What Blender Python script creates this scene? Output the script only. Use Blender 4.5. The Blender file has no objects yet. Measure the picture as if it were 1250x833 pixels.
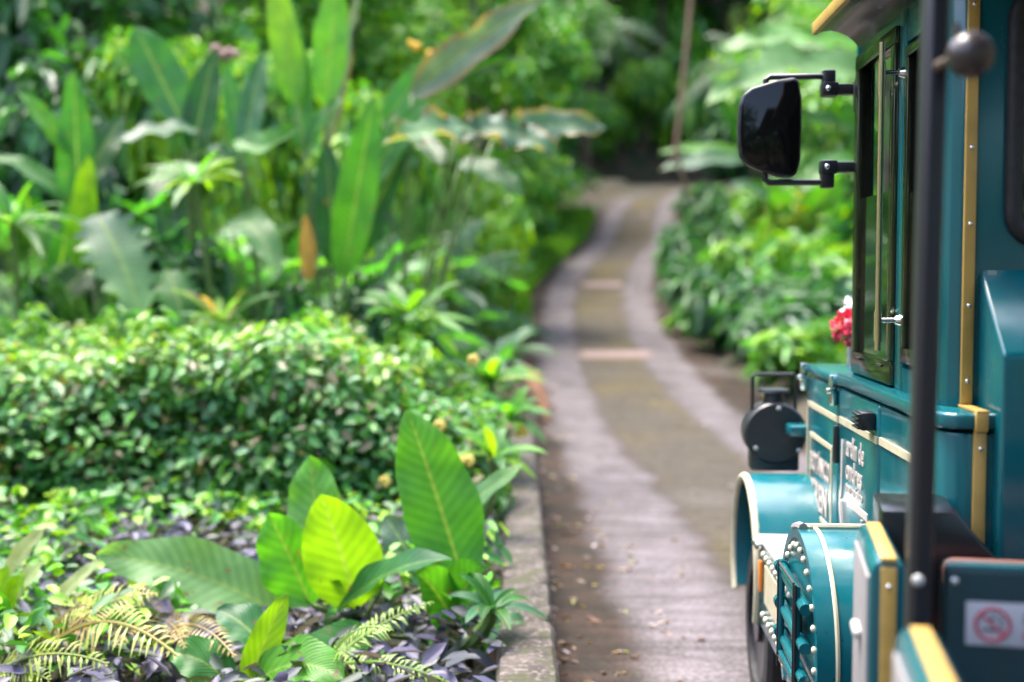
import bpy, bmesh, math, random
import numpy as np
from mathutils import Vector, Matrix, Quaternion

random.seed(7)
rng = np.random.default_rng(7)
SC = bpy.context.scene
COL = SC.collection
R = math.radians

# ------------------------------------------------------------------ camera
EYE = Vector((0.0, 0.0, 1.85))
cam_d = bpy.data.cameras.new("camera")
cam = bpy.data.objects.new("camera", cam_d)
COL.objects.link(cam)
cam.location = EYE
cam.rotation_euler = (R(90 - 3.11), 0, R(2.862))
cam_d.lens = 43.2
cam_d.sensor_width = 36
cam_d.clip_start = 0.05
cam_d.clip_end = 600
cam_d.dof.use_dof = True
cam_d.dof.focus_distance = 3.85
cam_d.dof.aperture_fstop = 1.08
cam_d.dof.aperture_blades = 0
SC.camera = cam

# ------------------------------------------------------------------ sky, sun, exposure
SUN_EL, SUN_AZ = 70.0, -42.0         # azimuth from +Y, negative = to the west of the road
world = bpy.data.worlds.new("World")
SC.world = world
world.use_nodes = True
wn = world.node_tree.nodes
wl = world.node_tree.links
wn.clear()
sky = wn.new("ShaderNodeTexSky")
sky.sky_type = 'NISHITA'
sky.sun_disc = False
sky.sun_elevation = R(SUN_EL)
sky.sun_rotation = R(SUN_AZ)
sky.air_density = 1.0
sky.dust_density = 4.0
sky.ozone_density = 1.0
bg = wn.new("ShaderNodeBackground")
bg.inputs[1].default_value = 0.15
wo = wn.new("ShaderNodeOutputWorld")
wl.new(sky.outputs[0], bg.inputs[0])
wl.new(bg.outputs[0], wo.inputs[0])

sun_d = bpy.data.lights.new("sun", 'SUN')
sun_d.energy = 1.25
sun_d.angle = R(22)
sun_d.color = (1.0, 0.95, 0.87)
sun = bpy.data.objects.new("sun", sun_d)
COL.objects.link(sun)
az, el = R(SUN_AZ), R(SUN_EL)
to_sun = Vector((math.sin(az) * math.cos(el), math.cos(az) * math.cos(el), math.sin(el)))
sun.rotation_euler = to_sun.to_track_quat('Z', 'Y').to_euler()
sun.location = (0, 0, 40)

SC.view_settings.view_transform = 'Standard'
SC.view_settings.look = 'None'
SC.view_settings.gamma = 1
SC.view_settings.use_curve_mapping = False
SC.view_settings.exposure = 2.78
SC.cycles.use_denoising = True
SC.cycles.max_bounces = 8
SC.cycles.transparent_max_bounces = 8
SC.cycles.sample_clamp_indirect = 8

CAM_M = cam.rotation_euler.to_matrix()


def pt(px, py, Y):
    """the place that a sight line through a picture point reaches at distance Y along the road axis"""
    d = CAM_M @ Vector(((px - 625) / 1500, -(py - 416.5) / 1500, -1))
    return EYE + d * (Y / d.y)


# ------------------------------------------------------------------ materials
def new_mat(name):
    m = bpy.data.materials.new(name)
    m.use_nodes = True
    nt = m.node_tree
    nt.nodes.clear()
    out = nt.nodes.new("ShaderNodeOutputMaterial")
    b = nt.nodes.new("ShaderNodeBsdfPrincipled")
    nt.links.new(b.outputs[0], out.inputs[0])
    return m, nt, b, out


def noise_mix(nt, scale, c1, c2, lo=0.4, hi=0.6, detail=5, coord='Object', vec=None):
    tc = nt.nodes.new("ShaderNodeTexCoord")
    n = nt.nodes.new("ShaderNodeTexNoise")
    n.inputs['Scale'].default_value = scale
    n.inputs['Detail'].default_value = detail
    nt.links.new(vec if vec else tc.outputs[coord], n.inputs['Vector'])
    mr = nt.nodes.new("ShaderNodeMapRange")
    mr.inputs[1].default_value = lo
    mr.inputs[2].default_value = hi
    nt.links.new(n.outputs[0], mr.inputs[0])
    mx = nt.nodes.new("ShaderNodeMix")
    mx.data_type = 'RGBA'
    nt.links.new(mr.outputs[0], mx.inputs[0])
    for i, c in ((6, c1), (7, c2)):
        if hasattr(c, 'is_output'):
            nt.links.new(c, mx.inputs[i])
        else:
            mx.inputs[i].default_value = (*c, 1)
    return mx.outputs[2], n.outputs[0]


def add_bump(nt, b, h, strength=0.3, dist=0.01):
    bp = nt.nodes.new("ShaderNodeBump")
    bp.inputs['Strength'].default_value = strength
    bp.inputs['Distance'].default_value = dist
    nt.links.new(h, bp.inputs['Height'])
    nt.links.new(bp.outputs[0], b.inputs['Normal'])


def simple(name, c, rough=0.5, metal=0.0, coat=0.0, vary=0.0, spec=0.5, scale=9, bump=0.0):
    m, nt, b, out = new_mat(name)
    b.inputs['Roughness'].default_value = rough
    b.inputs['Metallic'].default_value = metal
    b.inputs['Coat Weight'].default_value = coat
    b.inputs['Coat Roughness'].default_value = 0.06
    b.inputs['Specular IOR Level'].default_value = spec
    if vary > 0:
        c2 = tuple(x * (1 - vary) for x in c)
        o, h = noise_mix(nt, scale, c, c2, 0.35, 0.7)
        nt.links.new(o, b.inputs['Base Color'])
        if bump:
            add_bump(nt, b, h, bump, 0.004)
        mr = nt.nodes.new("ShaderNodeMapRange")
        mr.inputs[3].default_value = rough * 0.8
        mr.inputs[4].default_value = min(1, rough * 1.35)
        nt.links.new(h, mr.inputs[0])
        nt.links.new(mr.outputs[0], b.inputs['Roughness'])
    else:
        b.inputs['Base Color'].default_value = (*c, 1)
    return m


TEAL = simple("teal_paint", (0.002, 0.112, 0.150), 0.20, coat=0.35, vary=0.16, scale=5)
TEAL_DARK = simple("dark_teal_panel", (0.001, 0.022, 0.031), 0.4, coat=0.1, vary=0.15)
CREAM = simple("cream_paint", (0.48, 0.43, 0.29), 0.4, vary=0.2, scale=20)
WHITE = simple("white_paint", (0.40, 0.39, 0.37), 0.45, vary=0.25)
GOLD = simple("gold_trim", (0.44, 0.275, 0.065), 0.38, metal=0.0, vary=0.2, scale=14)
YELLOW_METAL = simple("yellow_metal_tube", (0.74, 0.68, 0.46), 0.14, metal=1.0)
CHROME = simple("chrome", (0.75, 0.75, 0.76), 0.12, metal=1.0)
ALU = simple("brushed_aluminium", (0.22, 0.205, 0.21), 0.5, metal=0.2, vary=0.1, scale=30)
BLACK = simple("black_plastic", (0.012, 0.012, 0.016), 0.35, vary=0.2, scale=30)
BLACK_STEEL = simple("black_painted_steel", (0.013, 0.013, 0.020), 0.3, coat=0.15, vary=0.2)
GLOSSBLACK = simple("black_window_frame", (0.085, 0.090, 0.060), 0.14, metal=0.9)
INSIDE_SHADE = simple("inside_shade_black", (0.004, 0.004, 0.004), 0.8)  # near black stands in for shade inside the cab and its gaps
RUBBER = simple("black_rubber", (0.012, 0.012, 0.013), 0.6, vary=0.3, scale=40, bump=0.2)
GLASS = simple("tinted_glass", (0.004, 0.006, 0.005), 0.03, spec=1.0, coat=1.0)
MIRROR_GLASS = simple("mirror_glass", (0.004, 0.004, 0.004), 0.08, spec=0.25)  # near-black base and weak gloss stand in for dark reflections
ORANGE = simple("amber_lens", (0.75, 0.20, 0.015), 0.25, coat=0.5)
TERRA = simple("terracotta_vinyl", (0.15, 0.048, 0.030), 0.45, vary=0.15)
SIGNWHITE = simple("sign_white", (0.40, 0.385, 0.42), 0.4)
SIGNRED = simple("sign_red", (0.42, 0.05, 0.085), 0.4)
SIGNGREY = simple("sign_grey", (0.10, 0.09, 0.10), 0.5)
RIVET = simple("cream_rivet", (0.58, 0.54, 0.40), 0.35, vary=0.2, scale=40)
KNOBM = simple("dark_knob", (0.045, 0.035, 0.035), 0.3, vary=0.2)


def worn_paint(name, base, specks, dust):
    """gloss paint with road dust low down, rain-dried blotches and fly specks"""
    m, nt, b, out = new_mat(name)
    N, L = nt.nodes, nt.links
    c2 = tuple(x * 0.80 for x in base)
    o, h = noise_mix(nt, 4, base, c2, 0.35, 0.7)
    tc = N.new("ShaderNodeTexCoord")

    def rng_(x, lo, hi, a, c):
        q = N.new("ShaderNodeMapRange")
        for i, w in enumerate((lo, hi, a, c)):
            q.inputs[i + 1].default_value = w
        L.new(x, q.inputs[0])
        return q.outputs[0]

    def mul(a, c):
        q = N.new("ShaderNodeMath")
        q.operation = 'MULTIPLY'
        L.new(a, q.inputs[0])
        if hasattr(c, 'is_output'):
            L.new(c, q.inputs[1])
        else:
            q.inputs[1].default_value = c
        return q.outputs[0]

    def mixc(f, a, c):
        q = N.new("ShaderNodeMix")
        q.data_type = 'RGBA'
        L.new(f, q.inputs[0])
        L.new(a, q.inputs[6])
        q.inputs[7].default_value = (*c, 1)
        return q.outputs[2]
    ge = N.new("ShaderNodeNewGeometry")
    sp = N.new("ShaderNodeSeparateXYZ")
    L.new(ge.outputs['Position'], sp.inputs[0])
    n1 = N.new("ShaderNodeTexNoise")
    n1.inputs['Scale'].default_value = 6
    n1.inputs['Detail'].default_value = 9
    n1.inputs['Roughness'].default_value = 0.7
    mp = N.new("ShaderNodeMapping")
    mp.inputs['Scale'].default_value = (1.6, 1.6, 0.45)
    L.new(tc.outputs['Object'], mp.inputs[0])
    L.new(mp.outputs[0], n1.inputs['Vector'])
    dirt = mul(rng_(n1.outputs[0], 0.40, 0.70, 0, 1), rng_(sp.outputs[2], 0.45, 1.7, dust, dust * 0.22))
    c = mixc(dirt, o, (0.10, 0.105, 0.095))
    v = N.new("ShaderNodeTexVoronoi")
    v.inputs['Scale'].default_value = 30
    v.inputs['Randomness'].default_value = 1.0
    L.new(tc.outputs['Object'], v.inputs['Vector'])
    spk = mul(rng_(v.outputs['Distance'], 0.10, 0.15, 1, 0), specks)
    n2 = N.new("ShaderNodeTexNoise")
    n2.inputs['Scale'].default_value = 3
    L.new(tc.outputs['Object'], n2.inputs['Vector'])
    c = mixc(mul(spk, rng_(n2.outputs[0], 0.44, 0.52, 0, 1)), c, (0.006, 0.028, 0.034))
    L.new(c, b.inputs['Base Color'])
    ad = N.new("ShaderNodeMath")
    ad.operation = 'MULTIPLY_ADD'
    L.new(rng_(n1.outputs[0], 0.35, 0.7, 0, 1), ad.inputs[0])
    ad.inputs[1].default_value = 0.14
    ad.inputs[2].default_value = 0.14
    L.new(ad.outputs[0], b.inputs['Roughness'])
    b.inputs['Coat Weight'].default_value = 0.3
    L.new(ad.outputs[0], b.inputs['Coat Roughness'])
    wob = N.new("ShaderNodeTexNoise")
    wob.inputs['Scale'].default_value = 5
    L.new(tc.outputs['Object'], wob.inputs['Vector'])
    add_bump(nt, b, wob.outputs[0], 0.06, 0.02)
    return m


TEAL = worn_paint("teal_paint", (0.002, 0.096, 0.114), 0.25, 0.09)
TEAL_SPECK = worn_paint("teal_paint_speckled", (0.003, 0.108, 0.130), 1.0, 0.14)


def leaf_mat(name, rough=0.36, trans=0.3, big=False):
    m, nt, b, out = new_mat(name)
    at = nt.nodes.new("ShaderNodeAttribute")
    at.attribute_name = "col"
    oi = nt.nodes.new("ShaderNodeObjectInfo")
    mul = nt.nodes.new("ShaderNodeMix")
    mul.data_type = 'RGBA'
    mul.blend_type = 'MULTIPLY'
    mul.inputs[0].default_value = 1
    nt.links.new(at.outputs['Color'], mul.inputs[6])
    nt.links.new(oi.outputs['Color'], mul.inputs[7])
    col = mul.outputs[2]
    if big:
        uv = nt.nodes.new("ShaderNodeUVMap")
        uv.uv_map = "UVMap"
        sp = nt.nodes.new("ShaderNodeSeparateXYZ")
        nt.links.new(uv.outputs[0], sp.inputs[0])
        ab = nt.nodes.new("ShaderNodeMath")
        ab.operation = 'ABSOLUTE'
        nt.links.new(sp.outputs[0], ab.inputs[0])
        mr = nt.nodes.new("ShaderNodeMapRange")
        mr.inputs[1].default_value = 0.03
        mr.inputs[2].default_value = 0.075
        mr.inputs[3].default_value = 0.55
        mr.inputs[4].default_value = 0.0
        nt.links.new(ab.outputs[0], mr.inputs[0])
        mx = nt.nodes.new("ShaderNodeMix")
        mx.data_type = 'RGBA'
        nt.links.new(mr.outputs[0], mx.inputs[0])
        nt.links.new(col, mx.inputs[6])
        mx.inputs[7].default_value = (0.24, 0.34, 0.07, 1)
        col = mx.outputs[2]
        # side veins run out and forward from the midrib
        ad = nt.nodes.new("ShaderNodeMath")
        ad.operation = 'MULTIPLY_ADD'
        ad.inputs[1].default_value = -0.12
        nt.links.new(ab.outputs[0], ad.inputs[0])
        nt.links.new(sp.outputs[1], ad.inputs[2])
        si = nt.nodes.new("ShaderNodeMath")
        si.operation = 'MULTIPLY'
        si.inputs[1].default_value = 310
        nt.links.new(ad.outputs[0], si.inputs[0])
        sn = nt.nodes.new("ShaderNodeMath")
        sn.operation = 'SINE'
        nt.links.new(si.outputs[0], sn.inputs[0])
        add_bump(nt, b, sn.outputs[0], 0.22, 0.003)
        s3 = nt.nodes.new("ShaderNodeMath")
        s3.operation = 'MULTIPLY'
        s3.inputs[1].default_value = 120
        nt.links.new(ad.outputs[0], s3.inputs[0])
        s4 = nt.nodes.new("ShaderNodeMath")
        s4.operation = 'SINE'
        nt.links.new(s3.outputs[0], s4.inputs[0])
        r4 = nt.nodes.new("ShaderNodeMapRange")
        r4.inputs[1].default_value = -1
        r4.inputs[3].default_value = 0.88
        r4.inputs[4].default_value = 1.07
        nt.links.new(s4.outputs[0], r4.inputs[0])
        v4 = nt.nodes.new("ShaderNodeMix")
        v4.data_type = 'RGBA'
        v4.blend_type = 'MULTIPLY'
        v4.inputs[0].default_value = 1
        nt.links.new(col, v4.inputs[6])
        nt.links.new(r4.outputs[0], v4.inputs[7])
        col = v4.outputs[2]
        o2, _ = noise_mix(nt, 7, (1, 1, 1), (0.62, 0.70, 0.66), 0.42, 0.72)
        m2 = nt.nodes.new("ShaderNodeMix")
        m2.data_type = 'RGBA'
        m2.blend_type = 'MULTIPLY'
        m2.inputs[0].default_value = 1
        nt.links.new(col, m2.inputs[6])
        nt.links.new(o2, m2.inputs[7])
        col = m2.outputs[2]
        sp_n = nt.nodes.new("ShaderNodeTexNoise")
        sp_n.inputs['Scale'].default_value = 16
        sp_n.inputs['Detail'].default_value = 4
        tco = nt.nodes.new("ShaderNodeTexCoord")
        nt.links.new(tco.outputs['Object'], sp_n.inputs['Vector'])
        mr3 = nt.nodes.new("ShaderNodeMapRange")
        mr3.inputs[1].default_value = 0.66
        mr3.inputs[2].default_value = 0.70
        mr3.inputs[4].default_value = 0.8
        nt.links.new(sp_n.outputs[0], mr3.inputs[0])
        m4 = nt.nodes.new("ShaderNodeMix")
        m4.data_type = 'RGBA'
        nt.links.new(mr3.outputs[0], m4.inputs[0])
        nt.links.new(col, m4.inputs[6])
        m4.inputs[7].default_value = (0.16, 0.10, 0.035, 1)
        col = m4.outputs[2]
    nt.links.new(col, b.inputs['Base Color'])
    b.inputs['Roughness'].default_value = rough
    b.inputs['Specular IOR Level'].default_value = 0.33 if big else 0.5
    tr = nt.nodes.new("ShaderNodeBsdfTranslucent")
    tm = nt.nodes.new("ShaderNodeMix")
    tm.data_type = 'RGBA'
    tm.blend_type = 'MULTIPLY'
    tm.inputs[0].default_value = 1
    nt.links.new(col, tm.inputs[6])
    tm.inputs[7].default_value = (1.9, 1.75, 0.6, 1)
    nt.links.new(tm.outputs[2], tr.inputs[0])
    ms = nt.nodes.new("ShaderNodeMixShader")
    ms.inputs[0].default_value = trans
    nt.links.new(b.outputs[0], ms.inputs[1])
    nt.links.new(tr.outputs[0], ms.inputs[2])
    nt.links.new(ms.outputs[0], out.inputs[0])
    return m


LEAF = leaf_mat("small_leaf", 0.46, 0.30)
LEAF_DULL = leaf_mat("matt_leaf", 0.5, 0.25)
BIGLEAF = leaf_mat("paddle_leaf", 0.40, 0.45, big=True)
STEM = simple("green_stem", (0.09, 0.15, 0.03), 0.45, vary=0.3, scale=12)
BARK = simple("bark", (0.10, 0.070, 0.045), 0.85, vary=0.5, scale=6, bump=0.6)
PALEBARK = simple("pale_vine_bark", (0.30, 0.17, 0.11), 0.8, vary=0.35, scale=10, bump=0.4)
DEAD = simple("dead_leaf", (0.26, 0.12, 0.055), 0.7, vary=0.5, scale=12)
PETAL_Y = simple("yellow_petal", (0.75, 0.42, 0.02), 0.5)
PETAL_P = simple("pink_petal", (0.40, 0.22, 0.18), 0.5, vary=0.3)
PETAL_R = simple("crimson_petal", (0.68, 0.04, 0.085), 0.5, vary=0.3, scale=60)
PETAL_W = simple("white_petal", (0.82, 0.80, 0.84), 0.5)


# ------------------------------------------------------------------ mesh helpers
def link(o, parent=None):
    COL.objects.link(o)
    if parent:
        o.parent = parent
        o.location = Vector(o.location)
    return o


def tag(o, label=None, cat=None, group=None, kind=None):
    if label:
        o["label"] = label
    if cat:
        o["category"] = cat
    if group:
        o["group"] = group
    if kind:
        o["kind"] = kind
    return o


def empty(name, loc, label=None, cat=None, group=None, rz=0.0):
    o = bpy.data.objects.new(name, None)
    o.empty_display_size = 0.2
    o.location = loc
    o.rotation_euler = (0, 0, rz)
    COL.objects.link(o)
    return tag(o, label, cat, group)


class MB:
    """collects shapes; build() links them as ONE mesh object"""

    def __init__(self):
        self.v, self.f, self.c, self.uv, self.m = [], [], [], [], []
        self.mi = 0

    def add(self, verts, faces, col=None, uvs=None):
        o = len(self.v)
        self.v.extend([tuple(p) for p in verts])
        self.f.extend([tuple(i + o for i in f) for f in faces])
        self.m.extend([self.mi] * len(faces))
        n = len(verts)
        if col is None:
            col = (0.1, 0.2, 0.05)
        if len(col) and not hasattr(col[0], '__len__'):
            col = [col] * n
        self.c.extend([tuple(c[:3]) + (1.0,) for c in col])
        self.uv.extend(uvs if uvs is not None else [(0.5, 0.5)] * n)

    def box(self, x0, x1, y0, y1, z0, z1, r=0.0, seg=2, taper=None):
        bm = bmesh.new()
        vs = [bm.verts.new((x, y, z)) for x in (x0, x1) for y in (y0, y1) for z in (z0, z1)]
        for q in ((0, 1, 3, 2), (4, 6, 7, 5), (0, 4, 5, 1), (2, 3, 7, 6), (0, 2, 6, 4), (1, 5, 7, 3)):
            bm.faces.new([vs[i] for i in q])
        if r > 0:
            bmesh.ops.bevel(bm, geom=bm.edges[:], offset=r, segments=seg, profile=0.5, affect='EDGES')
        self.from_bm(bm)

    def prism(self, poly, axis, a0, a1, r=0.0, seg=2):
        """poly = points in the two other axes (cyclic order), pulled along axis from a0 to a1"""
        bm = bmesh.new()

        def mk(p, a):
            if axis == 'x':
                return (a, p[0], p[1])
            if axis == 'y':
                return (p[0], a, p[1])
            return (p[0], p[1], a)
        A = [bm.verts.new(mk(p, a0)) for p in poly]
        B = [bm.verts.new(mk(p, a1)) for p in poly]
        n = len(poly)
        bm.faces.new(A)
        bm.faces.new(B[::-1])
        for i in range(n):
            j = (i + 1) % n
            bm.faces.new((A[j], A[i], B[i], B[j]))
        bmesh.ops.recalc_face_normals(bm, faces=bm.faces[:])
        if r > 0:
            bmesh.ops.bevel(bm, geom=bm.edges[:], offset=r, segments=seg, profile=0.5, affect='EDGES')
        self.from_bm(bm)

    def from_bm(self, bm):
        bmesh.ops.recalc_face_normals(bm, faces=bm.faces[:])
        bm.verts.index_update()
        self.add([v.co[:] for v in bm.verts], [[v.index for v in f.verts] for f in bm.faces])
        bm.free()

    def tube(self, pts, rad, n=8, col=None, cap=True):
        pts = [Vector(p) for p in pts]
        if not hasattr(rad, '__len__'):
            rad = [rad] * len(pts)
        vs, fs = [], []
        prev = None
        for i, p in enumerate(pts):
            t = (pts[min(i + 1, len(pts) - 1)] - pts[max(i - 1, 0)]).normalized()
            if prev is None:
                a = t.orthogonal().normalized()
            else:
                a = (prev - t * prev.dot(t)).normalized()
            prev = a
            b = t.cross(a)
            for k in range(n):
                an = 2 * math.pi * k / n
                vs.append(p + (a * math.cos(an) + b * math.sin(an)) * rad[i])
        for i in range(len(pts) - 1):
            for k in range(n):
                k2 = (k + 1) % n
                fs.append((i * n + k, i * n + k2, (i + 1) * n + k2, (i + 1) * n + k))
        if cap:
            fs.append(tuple(range(n))[::-1])
            fs.append(tuple((len(pts) - 1) * n + k for k in range(n)))
        self.add(vs, fs, col)

    def cyl(self, c, axis, r, h, n=24, r2=None):
        c = Vector(c)
        d = {'x': Vector((1, 0, 0)), 'y': Vector((0, 1, 0)), 'z': Vector((0, 0, 1))}[axis]
        self.tube([c - d * h / 2, c + d * h / 2], [r, r if r2 is None else r2], n)

    def ball(self, c, r, sx=1, sy=1, sz=1, n=10, m=6):
        vs, fs = [], []
        c = Vector(c)
        for i in range(m + 1):
            th = math.pi * i / m
            for k in range(n):
                ph = 2 * math.pi * k / n
                vs.append(c + Vector((sx * r * math.sin(th) * math.cos(ph), sy * r * math.sin(th) * math.sin(ph), sz * r * math.cos(th))))
        for i in range(m):
            for k in range(n):
                k2 = (k + 1) % n
                fs.append((i * n + k, (i + 1) * n + k, (i + 1) * n + k2, i * n + k2))
        self.add(vs, fs)

    def build(self, name, mat, parent=None, smooth=True, leafy=False):
        me = bpy.data.meshes.new(name)
        me.from_pydata(self.v, [], self.f)
        for mm in (mat if isinstance(mat, (list, tuple)) else [mat]):
            me.materials.append(mm)
        if isinstance(mat, (list, tuple)):
            me.polygons.foreach_set("material_index", np.array(self.m, dtype=np.int32))
        if leafy:
            ca = me.attributes.new("col", 'FLOAT_COLOR', 'POINT')
            ca.data.foreach_set("color", np.array(self.c, dtype=np.float32).ravel())
            ul = me.uv_layers.new(name="UVMap")
            li = np.zeros(len(me.loops), dtype=np.int32)
            me.loops.foreach_get("vertex_index", li)
            ul.data.foreach_set("uv", np.array(self.uv, dtype=np.float32)[li].ravel())
        if smooth:
            me.polygons.foreach_set("use_smooth", [True] * len(me.polygons))
            if not leafy:
                me.set_sharp_from_angle(angle=R(38))
        me.update()
        o = bpy.data.objects.new(name, me)
        COL.objects.link(o)
        if parent:
            o.parent = parent
        return o


def part_at(o, root):
    """the mesh of o is in world coordinates: hang it on root without moving it"""
    o.parent = root
    o.matrix_parent_inverse = Matrix.Translation(root.location).inverted() if root.rotation_euler.z == 0 else o.matrix_parent_inverse
    return o


def studs(name, mat, parent, places, r, sx=1.0, sy=1.0, n=10, m=6):
    """each stud an object of its own, all sharing one small mesh"""
    mb = MB()
    mb.ball((0, 0, 0), r, sx, sy, 1, n, m)
    first = mb.build(name, mat, parent)
    first.location = places[0]
    for p in places[1:]:
        o = first.copy()
        COL.objects.link(o)
        o.parent = parent
        o.location = p
    return first


# ------------------------------------------------------------------ road shape and terrain
RY = np.array([-30, 0, 5, 10, 14, 18, 22, 26, 31, 35, 40, 44, 47, 50, 53.0])
RX = np.array([1.7, 1.7, 1.68, 1.36, 1.06, 0.82, 0.66, 0.58, 0.66, 1.15, 1.98, 2.28, 2.62, 3.35, 4.8])
RW = np.array([3.5, 3.5, 3.5, 3.55, 3.65, 3.7, 3.6, 3.3, 3.15, 2.95, 2.8, 3.05, 3.5, 3.8, 4.0])
RZ = np.array([0, 0, 0, 0, 0, 0.12, 0.36, 0.80, 1.54, 2.16, 3.02, 3.82, 4.50, 5.15, 5.80])


def sm_interp(y, xs, ys):
    # average of shifted linear interpolations: a soft curve
    return sum(np.interp(y + d, xs, ys) for d in (-1.6, -0.8, 0, 0.8, 1.6)) / 5


def road_z(y):
    return float(sm_interp(min(y, 60), RY, RZ)) + max(0, y - 55) * 0.12


def terrain_z(x, y):
    yy = min(y, 53)
    c = float(sm_interp(yy, RY, RX))
    w = float(sm_interp(yy, RY, RW)) / 2
    z = road_z(y)
    dl = (c - w) - x            # distance out to the west of the road
    dr = x - (c + w)
    if dl > 0:
        bed = 0.22 * min(1, dl / 0.25)
        z += bed + 0.06 * max(0, dl - 3) + 0.42 * max(0, dl - 9)
    if dr > 0 and y < 50:
        z += 0.10 * min(1, dr / 0.4) + 0.10 * max(0, dr - 1.2) + 0.45 * max(0, dr - 6)
    if y > 56:
        z += 0.55 * (y - 56)
    return min(z, 46)


def build_ground():
    xs = np.concatenate([np.linspace(-120, -14, 22), np.linspace(-12, -2, 21), np.linspace(-1.6, 6.4, 33), np.linspace(7, 20, 14), np.linspace(26, 120, 16)])
    ys = np.concatenate([np.linspace(-60, -6, 12), np.linspace(-4, 64, 86), np.linspace(67, 160, 24)])
    vs, fs = [], []
    for y in ys:
        for x in xs:
            z = terrain_z(x, y)
            c = float(sm_interp(min(y, 53), RY, RX))
            w = float(sm_interp(min(y, 53), RY, RW)) / 2
            if c - w - 0.3 < x < c + w + 0.3 and y < 54:
                z = road_z(y) - 0.05
            elif y >= 54 and x > 0 and y < 58:
                z = min(z, road_z(y)) - 0.05
            vs.append((x, y, z))
    n = len(xs)
    for j in range(len(ys) - 1):
        for i in range(n - 1):
            fs.append((j * n + i, j * n + i + 1, (j + 1) * n + i + 1, (j + 1) * n + i))
    m, nt, b, out = new_mat("jungle_soil")
    o, h = noise_mix(nt, 1.3, (0.055, 0.036, 0.022), (0.022, 0.030, 0.012), 0.4, 0.62)
    nt.links.new(o, b.inputs['Base Color'])
    b.inputs['Roughness'].default_value = 0.95
    o2, h2 = noise_mix(nt, 14, (0, 0, 0), (1, 1, 1))
    add_bump(nt, b, h2, 0.8, 0.05)
    mb = MB()
    mb.add(vs, fs)
    g = mb.build("ground", m)
    tag(g, kind="structure")


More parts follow.
